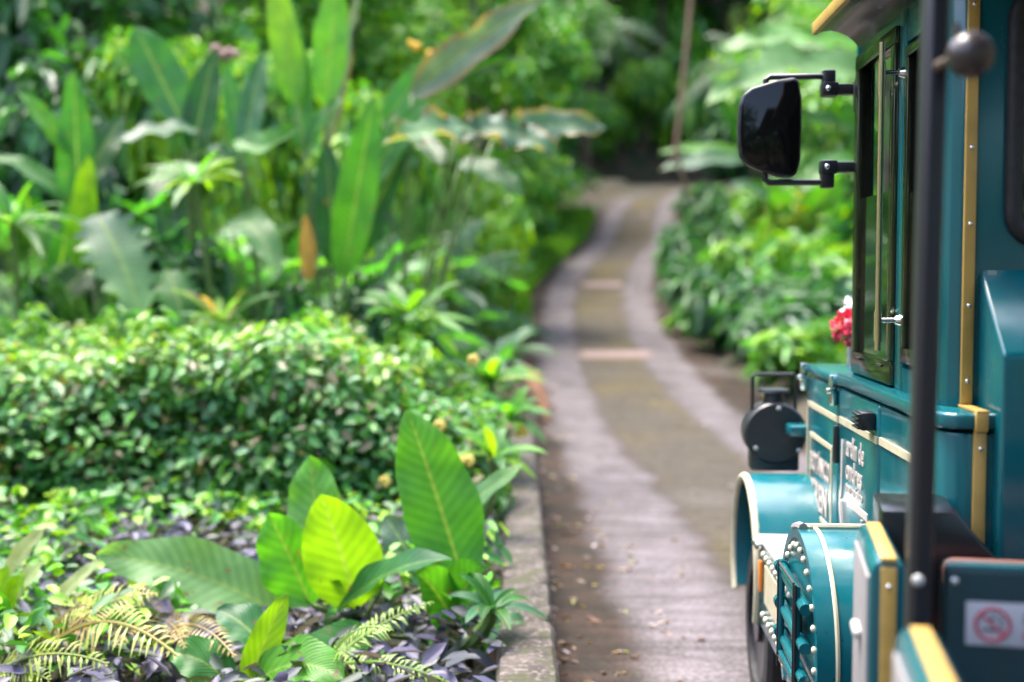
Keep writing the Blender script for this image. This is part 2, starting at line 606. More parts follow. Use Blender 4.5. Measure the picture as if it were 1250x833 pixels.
def road_mat():
    m, nt, b, out = new_mat("worn_concrete_road")
    N, L = nt.nodes, nt.links
    uv = N.new("ShaderNodeUVMap")
    uv.uv_map = "UVMap"
    sp = N.new("ShaderNodeSeparateXYZ")
    L.new(uv.outputs[0], sp.inputs[0])
    tc = N.new("ShaderNodeTexCoord")
    n1 = N.new("ShaderNodeTexNoise")
    n1.inputs['Scale'].default_value = 1.1
    n1.inputs['Detail'].default_value = 6
    L.new(tc.outputs['Object'], n1.inputs['Vector'])

    def math_(op, a, b_=None, c_=None):
        q = N.new("ShaderNodeMath")
        q.operation = op
        for i, x in enumerate((a, b_, c_)):
            if x is None:
                continue
            if hasattr(x, 'is_output'):
                L.new(x, q.inputs[i])
            else:
                q.inputs[i].default_value = x
        return q.outputs[0]

    def ramp(x, lo, hi, a=0.0, c=1.0):
        q = N.new("ShaderNodeMapRange")
        q.interpolation_type = 'SMOOTHSTEP'
        for i, w in enumerate((x, lo, hi, a, c)):
            if hasattr(w, 'is_output'):
                L.new(w, q.inputs[i])
            else:
                q.inputs[i].default_value = w
        return q.outputs[0]
    u = math_('MULTIPLY_ADD', math_('SUBTRACT', n1.outputs[0], 0.5), 0.5, sp.outputs[0])
    tl = ramp(math_('ABSOLUTE', math_('SUBTRACT', u, -0.92)), 0.22, 0.46, 1, 0)
    tr = ramp(math_('ABSOLUTE', math_('SUBTRACT', u, 0.88)), 0.22, 0.46, 1, 0)
    track = math_('MAXIMUM', tl, tr)
    mid = ramp(math_('ABSOLUTE', u), 0.45, 0.60, 1, 0)

    def mixc(f, a, c):
        q = N.new("ShaderNodeMix")
        q.data_type = 'RGBA'
        L.new(f, q.inputs[0])
        for i, w in ((6, a), (7, c)):
            if hasattr(w, 'is_output'):
                L.new(w, q.inputs[i])
            else:
                q.inputs[i].default_value = (*w, 1)
        return q.outputs[2]
    edge, _ = noise_mix(nt, 3.0, (0.048, 0.028, 0.018), (0.022, 0.018, 0.011), 0.4, 0.65, 8)
    midc, _ = noise_mix(nt, 0.35, (0.082, 0.070, 0.054), (0.118, 0.096, 0.036), 0.48, 0.66, 3)
    midc2, _ = noise_mix(nt, 9, midc, (0.052, 0.044, 0.030), 0.46, 0.72, 8)
    trc, h = noise_mix(nt, 2.2, (0.190, 0.168, 0.182), (0.120, 0.106, 0.112), 0.34, 0.64, 9)
    c = mixc(mid, edge, midc2)
    c = mixc(math_('MULTIPLY', track, 0.92), c, trc)
    # the slab poured close to the parked train is a plainer grey brown
    near = ramp(sp.outputs[1], 12.0, 6.0, 0, 0.45)
    nr, _ = noise_mix(nt, 1.6, (0.092, 0.078, 0.066), (0.040, 0.032, 0.018), 0.40, 0.60, 9)
    off_west_edge = ramp(u, -0.95, -0.55, 0, 1)  # mask leaves out the strip along the west edge
    c = mixc(math_('MULTIPLY', near, off_west_edge), c, nr)
    # pale worn patch and moss by scale
    wp = N.new("ShaderNodeTexNoise")
    wp.inputs['Scale'].default_value = 0.28
    L.new(tc.outputs['Object'], wp.inputs['Vector'])
    c = mixc(ramp(wp.outputs[0], 0.56, 0.70, 0, 0.45), c, (0.19, 0.175, 0.165))
    # cross-wise streaks of the broomed cement, and fine grit
    st = N.new("ShaderNodeMapping")
    st.inputs['Scale'].default_value = (0.7, 7.0, 1)
    L.new(tc.outputs['Object'], st.inputs[0])
    sx, _ = noise_mix(nt, 1.6, (0.74, 0.74, 0.74), (0.44, 0.43, 0.41), 0.38, 0.64, 8, vec=st.outputs[0])
    gx, _ = noise_mix(nt, 38, (1.22, 1.22, 1.22), (0.62, 0.60, 0.58), 0.38, 0.62, 6)
    for f in (sx, gx):
        q = N.new("ShaderNodeMix")
        q.data_type = 'RGBA'
        q.blend_type = 'MULTIPLY'
        q.inputs[0].default_value = 1
        L.new(c, q.inputs[6])
        L.new(f, q.inputs[7])
        c = q.outputs[2]
    jm = math_('ABSOLUTE', math_('SUBTRACT', math_('FRACT', math_('MULTIPLY', math_('MULTIPLY_ADD', n1.outputs[0], 0.12, sp.outputs[1]), 0.24)), 0.5))
    vo = N.new("ShaderNodeTexVoronoi")
    vo.feature = 'DISTANCE_TO_EDGE'
    vo.inputs['Scale'].default_value = 0.55
    wv = N.new("ShaderNodeMix")
    wv.data_type = 'RGBA'
    wv.inputs[0].default_value = 0.12
    L.new(tc.outputs['Object'], wv.inputs[6])
    L.new(n1.outputs[1], wv.inputs[7])
    L.new(wv.outputs[2], vo.inputs['Vector'])
    crack = math_('MAXIMUM', ramp(jm, 0.003, 0.008, 0.45, 0), ramp(vo.outputs['Distance'], 0.002, 0.010, 0.40, 0))
    c = mixc(crack, c, (0.020, 0.017, 0.012))
    L.new(c, b.inputs['Base Color'])
    b.inputs['Roughness'].default_value = 0.8
    b.inputs['Specular IOR Level'].default_value = 0.15
    g = N.new("ShaderNodeTexNoise")
    g.inputs['Scale'].default_value = 45
    g.inputs['Detail'].default_value = 6
    L.new(tc.outputs['Object'], g.inputs['Vector'])
    add_bump(nt, b, g.outputs[0], 0.5, 0.012)
    return m


def road_line():
    """centre points with a side vector and half width; past the bend it swings to the east"""
    out = []
    for y in np.arange(-8, 51, 0.5):
        c = float(sm_interp(y, RY, RX))
        c2 = float(sm_interp(y + 0.3, RY, RX))
        t = Vector((c2 - c, 0.3, 0)).normalized()
        out.append((Vector((c, y, road_z(y))), Vector((t.y, -t.x, 0)), float(sm_interp(y, RY, RW)) / 2))
    p = out[-1][0].copy()
    a = math.atan2(out[-1][1].x, -out[-1][1].y)  # heading
    head = math.atan2(out[-1][1].x, -out[-1][1].y)
    th = R(90) - R(18)
    for i in range(60):
        th = max(th - R(3.0), R(-8))
        p = p + Vector((math.cos(th), math.sin(th), 0)) * 0.5
        p.z += 0.055 if i < 14 else 0.02
        out.append((p.copy(), Vector((math.sin(th), -math.cos(th), 0)), 1.8))
    return out


ROAD = road_line()


def build_road():
    vs, fs, uvs = [], [], []
    us = np.linspace(-1, 1, 9)
    s = 0
    for i, (p, side, hw) in enumerate(ROAD):
        if i:
            s += (p - ROAD[i - 1][0]).length
        for u in us:
            q = p + side * (u * hw)
            vs.append((q.x, q.y, q.z + 0.004))
            uvs.append((u * hw, s - 8))
    n = len(us)
    for i in range(len(ROAD) - 1):
        for k in range(n - 1):
            fs.append((i * n + k, i * n + k + 1, (i + 1) * n + k + 1, (i + 1) * n + k))
    mb = MB()
    mb.add(vs, fs, uvs=uvs)
    o = mb.build("road", road_mat(), leafy=True)
    tag(o, kind="structure")
    # reddish cross bands let into the middle of the road
    band = simple("reddish_concrete", (0.165, 0.108, 0.098), 0.8, vary=0.3, scale=5)
    for y, u0, u1, ln in ((9.3, 0.25, 1.45, 0.42), (22.2, -0.55, 0.75, 0.75), (31.3, -0.5, 0.60, 0.7), (44.8, 0.15, 0.95, 0.9)):
        mb = MB()
        pv, pf = [], []
        k = 6
        for j in range(k + 1):
            yy = y + ln * (j / k - 0.5)
            c = float(sm_interp(yy, RY, RX))
            for u in (u0, u1):
                wob = 0.13 * math.sin(j * 2.3 + u * 3 + y) + 0.06 * math.sin(j * 5.1)
                pv.append((c + u + wob, yy, road_z(yy) + 0.010))
        for j in range(k):
            pf.append((2 * j, 2 * j + 1, 2 * j + 3, 2 * j + 2))
        mb.add(pv, pf)
        tag(mb.build("road_cross_band", band), kind="structure")


build_ground()
build_road()


def build_kerb_wall():
    m, nt, b, out = new_mat("mossy_concrete")
    o, h = noise_mix(nt, 5, (0.058, 0.046, 0.038), (0.022, 0.016, 0.011), 0.40, 0.58, 9)
    o2, h2 = noise_mix(nt, 42, o, (0.120, 0.100, 0.088), 0.52, 0.64, 6)
    o3, h3 = noise_mix(nt, 9, o2, (0.030, 0.030, 0.010), 0.50, 0.60, 9)
    nt.links.new(o3, b.inputs['Base Color'])
    b.inputs['Roughness'].default_value = 0.9
    add_bump(nt, b, h2, 0.7, 0.012)
    tc = nt.nodes.new("ShaderNodeTexCoord")
    sp = nt.nodes.new("ShaderNodeSeparateXYZ")
    nt.links.new(tc.outputs['Object'], sp.inputs[0])
    prev = sp.outputs[1]
    for op, k in (('MULTIPLY', 0.62), ('FRACT', None), ('SUBTRACT', 0.5), ('ABSOLUTE', None), ('LESS_THAN', 0.008)):
        q = nt.nodes.new("ShaderNodeMath")
        q.operation = op
        nt.links.new(prev, q.inputs[0])
        if k is not None:
            q.inputs[1].default_value = k
        prev = q.outputs[0]
    jx = nt.nodes.new("ShaderNodeMix")
    jx.data_type = 'RGBA'
    nt.links.new(prev, jx.inputs[0])
    nt.links.new(o3, jx.inputs[6])
    jx.inputs[7].default_value = (0.014, 0.012, 0.008, 1)
    nt.links.new(jx.outputs[2], b.inputs['Base Color'])
    # section: a squat wall with a rough rounded top, run along the west edge
    line = []
    for y in np.arange(-3, 12.9, 0.08):
        x = -0.165 - 0.046 * max(0, y - 4.5) if y < 11.5 else -0.487 - 0.03 * (y - 11.5)
        line.append((x, y))
    vs, fs = [], []
    sec = [(-0.125, -0.15), (-0.122, 0.31), (-0.105, 0.345), (-0.05, 0.352), (0.04, 0.354), (0.10, 0.345), (0.118, 0.315), (0.125, -0.15)]
    rr = random.Random(3)
    for x, y in line:
        chip = 0.03 * max(0, rr.random() - 0.86) / 0.14
        for dx, dz in sec:
            j = 0.004 if dz > 0 else 0
            if dx > 0.09 and dz > 0:
                dx, dz = dx - chip, dz - chip
            vs.append((x + dx + rr.uniform(-j, j), y, dz + rr.uniform(-j, j)))
    n = len(sec)
    for i in range(len(line) - 1):
        for k in range(n - 1):
            fs.append((i * n + k, i * n + k + 1, (i + 1) * n + k + 1, (i + 1) * n + k))
    fs.append(tuple(range(n)))
    fs.append(tuple((len(line) - 1) * n + k for k in range(n))[::-1])
    mb = MB()
    mb.add(vs, fs)
    w = mb.build("low_wall", m)
    tag(w, "low mossy concrete wall between the road and the planted bed", "low wall")


build_kerb_wall()


# ------------------------------------------------------------------ the locomotive
def build_locomotive():
    root = empty("road_train_locomotive", (1.7, 4.2, 0), "glossy teal road train engine with gold strips and a black wing mirror", "locomotive")
    off = -root.location

    def P(mb, name, mat, parent=None, smooth=True):
        o = mb.build(name, mat, parent or root, smooth)
        if parent is None:
            o.location = off
        return o

    def B(name, mat, *a, r=0.012, seg=2, parent=None, label=None):
        mb = MB()
        mb.box(*a, r=r, seg=seg)
        o = P(mb, name, mat, parent)
        if label:
            o["label"] = label
        return o

    XH = 1.0
    # --- bonnet
    hood = B("bonnet", TEAL, XH, 2.40, 4.60, 5.26, 0.50, 1.428, r=0.02, seg=3)
    B("bonnet_lid", TEAL, XH - 0.008, 2.41, 4.575, 5.275, 1.435, 1.470, r=0.012, seg=3)
    # --- lower cab: door half and rear half with an open joint
    mb = MB()
    mb.box(1.03, 2.37, 3.30, 4.60, 0.5, 1.44)
    P(mb, "lower_cab_shade_box", INSIDE_SHADE)  # black box paints the dark seen through the open joint
    door = B("door", TEAL, 0.994, 1.10, 3.962, 4.562, 0.52, 1.432, r=0.014, seg=3)
    mb = MB()
    mb.prism([(0.996, 3.31), (0.996, 3.942), (2.40, 3.942), (2.40, 3.25), (1.056, 3.25), (1.03, 3.256), (1.008, 3.278)], 'z', 0.52, 1.434, r=0.008, seg=2)
    P(mb, "cab_lower_body", TEAL)
    mb = MB()
    mb.prism([(0.985, 3.30), (0.985, 4.572), (2.41, 4.572), (2.41, 3.235), (1.05, 3.235), (1.022, 3.242), (0.996, 3.268)], 'z', 1.444, 1.487, r=0.010, seg=3)
    P(mb, "waist_ledge", TEAL)
    # --- upper cab built as posts and bands round the openings
    mb = MB()
    mb.prism([(1.037, 3.455), (1.037, 3.50), (1.10, 3.50), (1.10, 3.44), (2.35, 3.44), (2.35, 3.39), (1.10, 3.39), (1.072, 3.396), (1.050, 3.418)], 'z', 1.487, 2.70, r=0.004, seg=2)
    mb.box(1.037, 1.10, 3.862, 3.945, 1.487, 2.70, r=0.006)
    mb.box(1.037, 1.10, 4.530, 4.560, 1.487, 2.70, r=0.006)
    mb.box(1.039, 1.09, 3.502, 3.860, 1.487, 1.560, r=0.003)
    mb.box(1.039, 1.09, 3.502, 3.860, 2.56, 2.70, r=0.003)
    mb.box(1.040, 1.09, 3.946, 4.529, 2.632, 2.70, r=0.003)
    mb.box(1.10, 2.35, 4.53, 4.56, 1.487, 1.75)
    P(mb, "cab_wall", TEAL)
    mb = MB()
    mb.box(1.16, 2.30, 3.50, 4.49, 1.49, 2.69)
    P(mb, "cab_shade_core", INSIDE_SHADE)  # black core paints the shade behind the window openings

    def window(name, y0, y1, z0, z1, fw, split, xo):
        mb = MB()
        for a in ((y0, y1, z0, z0 + fw * 1.4), (y0, y1, z1 - fw, z1), (y0, y0 + fw, z0 + fw * 1.4, z1 - fw), (y1 - fw, y1, z0 + fw * 1.4, z1 - fw)):
            mb.box(xo, xo + 0.05, *a, r=0.004)
        w = P(mb, name, GLOSSBLACK)
        mb = MB()
        mb.box(xo + 0.018, xo + 0.026, y0 + fw, y1 - fw, z0 + fw * 1.4, split)
        mb.box(xo + 0.030, xo + 0.038, y0 + fw, y1 - fw, split - 0.03, split)
        g = mb.build("pane", GLASS, w)
        return w
    w1 = window("door_window", 3.958, 4.524, 1.495, 2.63, 0.055, 2.12, 1.026)
    for yy in (4.08, 4.40):
        mb = MB()
        mb.box(1.019, 1.028, yy - 0.03, yy + 0.03, 1.548, 1.556)
        mb.build("slot", INSIDE_SHADE, w1)
    w2 = window("side_window", 3.515, 3.850, 1.575, 2.545, 0.035, 2.1, 1.030)
    # --- rear wall window with rubber seal
    mb = MB()
    pts = []
    x0, x1, z0, z1, rr = 1.205, 2.20, 1.945, 2.60, 0.07
    for cx, cz, a0 in ((x1 - rr, z1 - rr, 0), (x0 + rr, z1 - rr, 90), (x0 + rr, z0 + rr, 180), (x1 - rr, z0 + rr, 270)):
        for k in range(6):
            a = R(a0 + 18 * k)
            pts.append((cx + rr * math.cos(a), 3.383, cz + rr * math.sin(a)))
    pts.append(pts[0])
    mb.tube(pts, 0.024, 10)
    rw = P(mb, "rear_window", RUBBER)
    mb = MB()
    mb.box(x0 + 0.005, x1 - 0.005, 3.380, 3.386, z0 + 0.005, z1 - 0.005)
    mb.build("pane", GLASS, rw)
    # --- gold strips with rivets on the rear corner
    mb = MB()
    mb.box(1.076, 1.107, 3.378, 3.392, 1.497, 2.64, r=0.003)
    P(mb, "gold_corner_strip", GOLD)
    mb = MB()
    mb.box(1.070, 1.103, 3.238, 3.252, 0.60, 1.44, r=0.003)
    mb.box(1.070, 1.103, 3.225, 3.250, 1.440, 1.492, r=0.004)
    mb.box(1.072, 1.105, 3.225, 3.392, 1.488, 1.496, r=0.002)
    P(mb, "gold_corner_strip", GOLD)
    mb = MB()
    mb.box(1.140, 1.165, 3.376, 3.392, 1.490, 1.86, r=0.003)
    P(mb, "shaded_corner_strip", simple("shade_toned_trim", (0.16, 0.20, 0.17), 0.4, vary=0.15))  # grey-green puts the shadow on this second trim strip into its colour
    studs("strip_rivet", CHROME, root, [Vector(p) + off for p in [(1.0915, 3.376, z) for z in (1.56, 1.765, 1.985, 2.19, 2.40, 2.57)] + [(1.0865, 3.236, z) for z in (0.80, 1.08, 1.395)] + [(1.1525, 3.374, 1.54)]], 0.006, sy=0.7)
    # --- wedge-topped box on the rear wall
    mb = MB()
    mb.prism([(3.395, 1.868), (3.185, 1.645), (3.185, 1.10), (3.395, 1.10)], 'x', 1.122, 2.28, r=0.012, seg=3)
    P(mb, "rear_locker", TEAL)
    # --- roof: coved eave, gold lip, shallow dome
    cove = [(1.043, 2.660), (1.020, 2.688), (0.998, 2.706), (0.970, 2.719), (0.938, 2.727), (0.905, 2.722), (0.888, 2.715)]
    prof = cove + [(0.884, 2.755), (0.93, 2.80), (1.15, 2.93), (1.45, 2.99), (1.70, 3.01), (1.95, 2.99), (2.25, 2.93), (2.47, 2.80), (2.516, 2.755)]
    prof += [(3.4 - x, z) for x, z in cove[::-1]]
    mb = MB()
    mb.prism(prof, 'y', 3.25, 4.53)
    roof = P(mb, "roof", simple("dark_teal_roof", (0.002, 0.012, 0.013), 0.22, coat=0.1))
    mb = MB()
    mb.box(0.872, 0.892, 3.22, 4.535, 2.712, 2.756, r=0.004)
    mb.build("roof_edge_trim", GOLD, roof)
    # --- yellow-tinted metal grab handle on chrome stand-offs
    mb = MB()
    hx, hy = 0.970, 3.885
    mb.tube([(hx, hy, 1.612), (hx, hy, 2.565)], 0.0095, 12)
    mb.tube([(hx, hy, 1.640), (hx, hy, 1.735)], 0.0125, 12)
    mb.tube([(hx, hy, 2.40), (hx, hy, 2.505)], 0.0125, 12)
    gh = P(mb, "grab_handle", YELLOW_METAL)
    for z in (1.706, 2.472):
        mb = MB()
        mb.tube([(hx + 0.01, hy, z), (1.036, hy, z)], 0.0085, 10)
        mb.tube([(1.022, hy, z), (1.037, hy, z)], [0.013, 0.019], 12)
        mb.build("handle_bracket", CHROME, gh)
    # --- pinstripes
    mb = MB()
    mb.box(0.9965, 1.005, 4.60, 5.225, 1.298, 1.320)
    mb.box(0.9965, 1.005, 5.207, 5.225, 0.70, 1.300)
    P(mb, "cream_pinstripe", CREAM)
    mb = MB()
    mb.box(0.9900, 0.9985, 3.965, 4.545, 1.305, 1.329)
    P(mb, "cream_pinstripe", CREAM)
    mb = MB()
    mb.box(0.9915, 1.0005, 3.345, 3.938, 1.308, 1.332)
    mb.tube([(0.994, 3.352, 1.31), (0.994, 3.342, 1.27), (0.994, 3.330, 1.20), (0.994, 3.326, 0.8)], 0.006, 6)
    P(mb, "cream_pinstripe", CREAM)
    # --- lettered plate on the bonnet and lettering on the door
    mb = MB()
    y0, y1, z0, z1 = 4.70, 5.155, 0.865, 1.195
    for a in ((y0, y1, z1 - 0.018, z1), (y0, y1, z0, z0 + 0.018), (y0, y0 + 0.018, z0 + 0.018, z1 - 0.018), (y1 - 0.018, y1, z0 + 0.018, z1 - 0.018)):
        mb.box(0.996, 1.004, *a)
    plate = P(mb, "bonnet_plate", CREAM)

    def letters(s, size, x, y, z, name, parent, mat=CREAM, squeeze=1.0):
        cu = bpy.data.curves.new(name, 'FONT')
        cu.body = s
        cu.size = size
        cu.extrude = 0.0012
        cu.offset = size * 0.018
        cu.resolution_u = 2
        t = bpy.data.objects.new(name, cu)
        COL.objects.link(t)
        dg = bpy.context.evaluated_depsgraph_get()
        me = bpy.data.meshes.new_from_object(t.evaluated_get(dg))
        bpy.data.objects.remove(t)
        M = Matrix(((0, 0, -1, x), (-squeeze, 0, 0, y), (0, 1, 0, z), (0, 0, 0, 1)))
        me.transform(M)
        me.materials.clear()
        me.materials.append(mat)
        o = bpy.data.objects.new(name, me)
        COL.objects.link(o)
        o.parent = parent
        return o
    LET = simple("pale_lettering", (0.42, 0.36, 0.32), 0.5)
    letters("BOTÁNICO", 0.105, 0.9965, 5.128, 1.045, "lettering", plate, LET, 0.72)
    letters("TREN", 0.150, 0.9965, 5.110, 0.905, "lettering", plate, LET, 0.90)
    letters("J", 0.235, 0.9925, 4.515, 1.085, "lettering", door, LET, 0.62).location = -off * 0
    letters("ardín de", 0.105, 0.9925, 4.425, 1.205, "lettering", door, LET, 0.80)
    letters("ondres", 0.105, 0.9925, 4.425, 1.120, "lettering", door, LET, 0.86)
    letters("tren turístico", 0.050, 0.9925, 4.425, 1.076, "lettering", door, LET, 0.98)
    mb = MB()
    mb.box(0.9905, 0.9985, 4.08, 4.37, 1.030, 1.055)
    mb.tube([(0.993, 4.16, 1.02), (0.993, 4.19, 0.95), (0.993, 4.25, 0.86)], 0.005, 6)
    mb.tube([(0.993, 4.50, 1.02), (0.993, 4.46, 0.94), (0.993, 4.47, 0.86)], 0.010, 6)
    mb.build("lettering", LET, door)
    # --- black latch, chrome hinges
    mb = MB()
    mb.box(0.945, 0.993, 3.985, 4.075, 1.345, 1.405, r=0.008)
    for k in range(4):
        mb.box(0.935, 0.948, 3.985, 4.075, 1.350 + 0.014 * k, 1.357 + 0.014 * k, r=0.002)
    mb.build("latch", BLACK, door)
    for yy in (5.235, 4.625):
        mb = MB()
        mb.box(0.968, 0.998, yy - 0.014, yy + 0.014, 1.36, 1.474, r=0.004)
        mb.box(0.955, 0.99, yy - 0.02, yy + 0.03, 1.405, 1.425, r=0.006)
        P(mb, "bonnet_catch", CHROME)
    mb = MB()
    mb.box(0.978, 0.999, 4.568, 4.592, 1.15, 1.29, r=0.004)
    P(mb, "door_hinge", BLACK)
    # --- railway lamp on the front wing
    hl = empty("railway_lamp", (0.90, 5.50, 1.0))
    hl.parent = root
    hl.location = Vector((0.90, 5.50, 1.0)) - root.location
    mb = MB()
    mb.tube([(0, -0.075, 0.15), (0, -0.065, 0.15), (0, 0.07, 0.15), (0, 0.11, 0.15)], [0.128, 0.136, 0.136, 0.118], 36)
    mb.box(-0.105, 0.105, -0.06, 0.06, -0.02, 0.075, r=0.01)
    mb.tube([(0, 0, 0.27), (0, 0, 0.325), (0, 0, 0.327), (0, 0, 0.34)], [0.05, 0.042, 0.072, 0.068], 20)
    mb.build("lamp_body", BLACK, hl)
    mb = MB()
    mb.tube([(-0.095, 0, 0.22), (-0.095, 0, 0.395), (-0.085, 0, 0.405), (0.085, 0, 0.405), (0.095, 0, 0.395), (0.095, 0, 0.22)], 0.008, 8)
    mb.build("lamp_handle", BLACK, hl)
    studs("lamp_bolt", WHITE, hl, [(dx, -0.078, dz) for dx, dz in ((0.01, 0.262), (-0.088, 0.085), (0.1, 0.075))], 0.011, sy=0.6)
    B("lamp_bracket", TEAL, 0.935, 1.02, 5.28, 5.40, 1.155, 1.20, r=0.006)

    # --- wings
    def wing(cy, cz, r, x0, x1, a0, a1, th=0.03):
        mb = MB()
        prof, n = [], 28
        for k in range(n + 1):
            a = R(a0 + (a1 - a0) * k / n)
            prof.append((cy + r * math.cos(a), cz + r * math.sin(a)))
        for k in range(n, -1, -1):
            a = R(a0 + (a1 - a0) * k / n)
            prof.append((cy + (r - th) * math.cos(a), cz + (r - th) * math.sin(a)))
        mb.prism(prof, 'x', x0, x1)
        return mb
    front = P(wing(5.2, 0.62, 0.385, 0.715, 1.02, -28, 205), "front_wing", TEAL_SPECK)
    mb = MB()
    for sgn in (1,):
        pts = [(0.712, 5.2 + 0.372 * math.cos(R(a)), 0.62 + 0.372 * math.sin(R(a))) for a in range(-30, 209, 6)]
        mb.tube(pts, 0.017, 8)
    mb.build("wing_trim", CREAM, front)
    rear = P(wing(3.93, 0.68, 0.352, 0.715, 1.06, -40, 200), "rear_wing", TEAL_SPECK)
    mb = MB()
    pts = [(3.93 + 0.335 * math.cos(R(a)), 0.68 + 0.335 * math.sin(R(a))) for a in range(-40, 221, 8)]
    mb.prism(pts, 'x', 0.722, 0.735)
    mb.build("wing_side_plate", TEAL, rear)
    studs("wing_rivet", RIVET, rear, [(0.716, 3.93 + 0.298 * math.cos(R(a)), 0.68 + 0.298 * math.sin(R(a))) for a in range(-34, 196, 12)] + [(0.718, 4.08 - 0.075 * k, 0.545 - 0.02 * (k % 2)) for k in range(5)], 0.0115, sx=0.8)
    mb = MB()
    pts = [(0.775, 3.93 + 0.3535 * math.cos(R(a)), 0.68 + 0.3535 * math.sin(R(a))) for a in range(80, 196, 5)]
    mb.tube(pts, 0.0075, 6)
    mb.tube([(0.735, 4.00, 1.030), (0.76, 3.97, 1.036), (1.04, 3.97, 1.036)], 0.010, 8)
    mb.build("wing_pinstripe", CREAM, rear)
    mb = MB()
    mb.tube([(0.728, 4.05, 1.016), (0.728, 3.97, 1.036), (0.735, 3.945, 1.036)], 0.016, 8)
    mb.build("wing_end_cap", ALU, rear)
    # step frame and mock connecting rods on the side plate
    mb = MB()

    def frame(x, y0, y1, z0, z1, r):
        mb.tube([(x, y0, z0), (x, y1, z0), (x, y1, z1), (x, y0, z1), (x, y0, z0)], r, 8)
    frame(0.685, 3.76, 4.05, 0.60, 0.885, 0.011)
    sf = mb.build("step_frame", TEAL, rear)
    mb = MB()
    frame(0.678, 3.748, 4.062, 0.588, 0.897, 0.005)
    mb.box(0.671, 0.677, 3.753, 3.760, 0.55, 0.905)
    mb.box(0.671, 0.677, 4.05, 4.057, 0.55, 0.905)
    mb.box(0.694, 0.706, 3.78, 3.90, 0.68, 0.80, r=0.004)
    mb.build("step_frame_edge", RUBBER, sf)
    mb = MB()
    for z in (0.63, 0.73, 0.85):
        mb.tube([(0.698, 4.14, z + 0.015), (0.698, 3.68, z - 0.01)], 0.019, 12)
        mb.tube([(0.698, 4.15, z + 0.015), (0.698, 4.12, z + 0.014)], 0.025, 12)
    mb.build("mock_connecting_rod", TEAL, rear)
    # --- running board and valance
    rb = B("running_board", WHITE, 0.712, 1.01, 4.10, 4.86, 0.800, 0.822, r=0.004)
    mb = MB()
    mb.box(0.716, 0.735, 4.14, 4.86, 0.47, 0.797, r=0.003)
    va = P(mb, "valance", TEAL)
    mb = MB()
    mb.box(0.712, 0.718, 4.13, 4.70, 0.59, 0.735)
    mb.build("valance_panel", CREAM, va)
    studs("valance_rivet", RIVET, va, [(0.712, 4.12 + 0.075 * k, z) for k in range(9) for z in (0.770, 0.535)], 0.014, sx=0.8)
    mb = MB()
    mb.box(0.700, 0.716, 4.735, 4.775, 0.62, 0.74, r=0.004)
    P(mb, "marker_lamp", ORANGE)
    studs("running_board_bolt", CHROME, rb, [(0.70, 4.82, 0.80), (0.70, 4.755, 0.80)], 0.02)
    # --- wheels
    for cy in (5.2, 3.93):
        for x0 in (0.755, 2.43):
            mb = MB()
            pr = [(0.0, 0.25), (0.0, 0.33), (0.02, 0.355), (0.18, 0.355), (0.20, 0.33), (0.20, 0.25)]
            n = 40
            vs, fs = [], []
            for k in range(n):
                a = 2 * math.pi * k / n
                for dx, r in pr:
                    rr = r - (0.008 if (k % 2 and r > 0.35) else 0)
                    vs.append((x0 + dx, cy + rr * math.cos(a), 0.356 + rr * math.sin(a)))
            q = len(pr)
            for k in range(n):
                for j in range(q):
                    fs.append((k * q + j, k * q + (j + 1) % q, ((k + 1) % n) * q + (j + 1) % q, ((k + 1) % n) * q + j))
            mb.add(vs, fs)
            t = P(mb, "wheel", RUBBER)
            mb = MB()
            mb.cyl((x0 + 0.10, cy, 0.356), 'x', 0.252, 0.16, 32)
            mb.cyl((x0 + 0.10, cy, 0.356), 'x', 0.07, 0.20, 20)
            mb.build("rim", BLACK_STEEL, t)
    B("chassis", BLACK_STEEL, 1.04, 2.36, 3.2, 5.30, 0.30, 0.56, r=0.01)
    # --- wing mirror
    mx, my, mz = 0.736, 4.60, 2.39
    k = 4.60 / 1500
    ol = [(-38, 2), (-36.5, 28), (-32, 40), (-22, 48), (8, 57), (29, 60), (34, 56), (37.5, 35), (38, 0), (37, -38), (33, -55), (27, -60), (12, -59), (-12, -51), (-28, -43), (-35, -34), (-37.5, -18)]
    ol = [(mx + a * k, mz + b * k) for a, b in ol]
    mb = MB()
    mb.prism(ol, 'y', my, my + 0.055, r=0.010, seg=3)
    mir = P(mb, "wing_mirror", BLACK)
    mb = MB()
    mb.prism([(mx + (x - mx) * 0.93, mz + (z - mz) * 0.94) for x, z in ol], 'y', my - 0.004, my + 0.01, r=0.002)
    mb.build("mirror_glass", MIRROR_GLASS, mir)
    for s, ca, cb in ((1, 97, 113), (-1, 224, 206)):
        z1 = 1.85 + (335 - ca) * k
        z2 = 1.85 + (335 - cb) * k
        mb = MB()
        xs = mx - 4 * k
        mb.tube([(xs, my + 0.03, z1 - s * 0.055), (xs, my + 0.03, z1 - s * 0.012), (xs + 0.015, my + 0.03, z1), (0.96, my + 0.03, z1)], 0.0115, 10)
        mb.box(0.928, 0.975, my + 0.005, my + 0.055, min(z1, z2) - 0.022, max(z1, z2) + 0.022, r=0.008)
        mb.box(0.925, 0.985, my - 0.002, my + 0.062, z2 - 0.026, z2 + 0.026, r=0.008)
        mb.box(0.975, 1.075, my + 0.008, my + 0.052, z2 - 0.020, z2 + 0.020, r=0.006)
        mb.box(1.058, 1.085, my - 0.035, my + 0.055, z2 - 0.045, z2 + 0.045, r=0.008)
        arm = mb.build("mirror_arm", BLACK, mir)
        mb = MB()
        mb.ball((0.945, my - 0.004, z2), 0.010, sy=0.6)
        mb.build("arm_bolt", CHROME, arm)
    mb = MB()
    mb.box(1.035, 1.075, 4.535, 4.60, 2.44, 2.56, r=0.008)
    mb.build("mirror_mount", BLACK, mir)
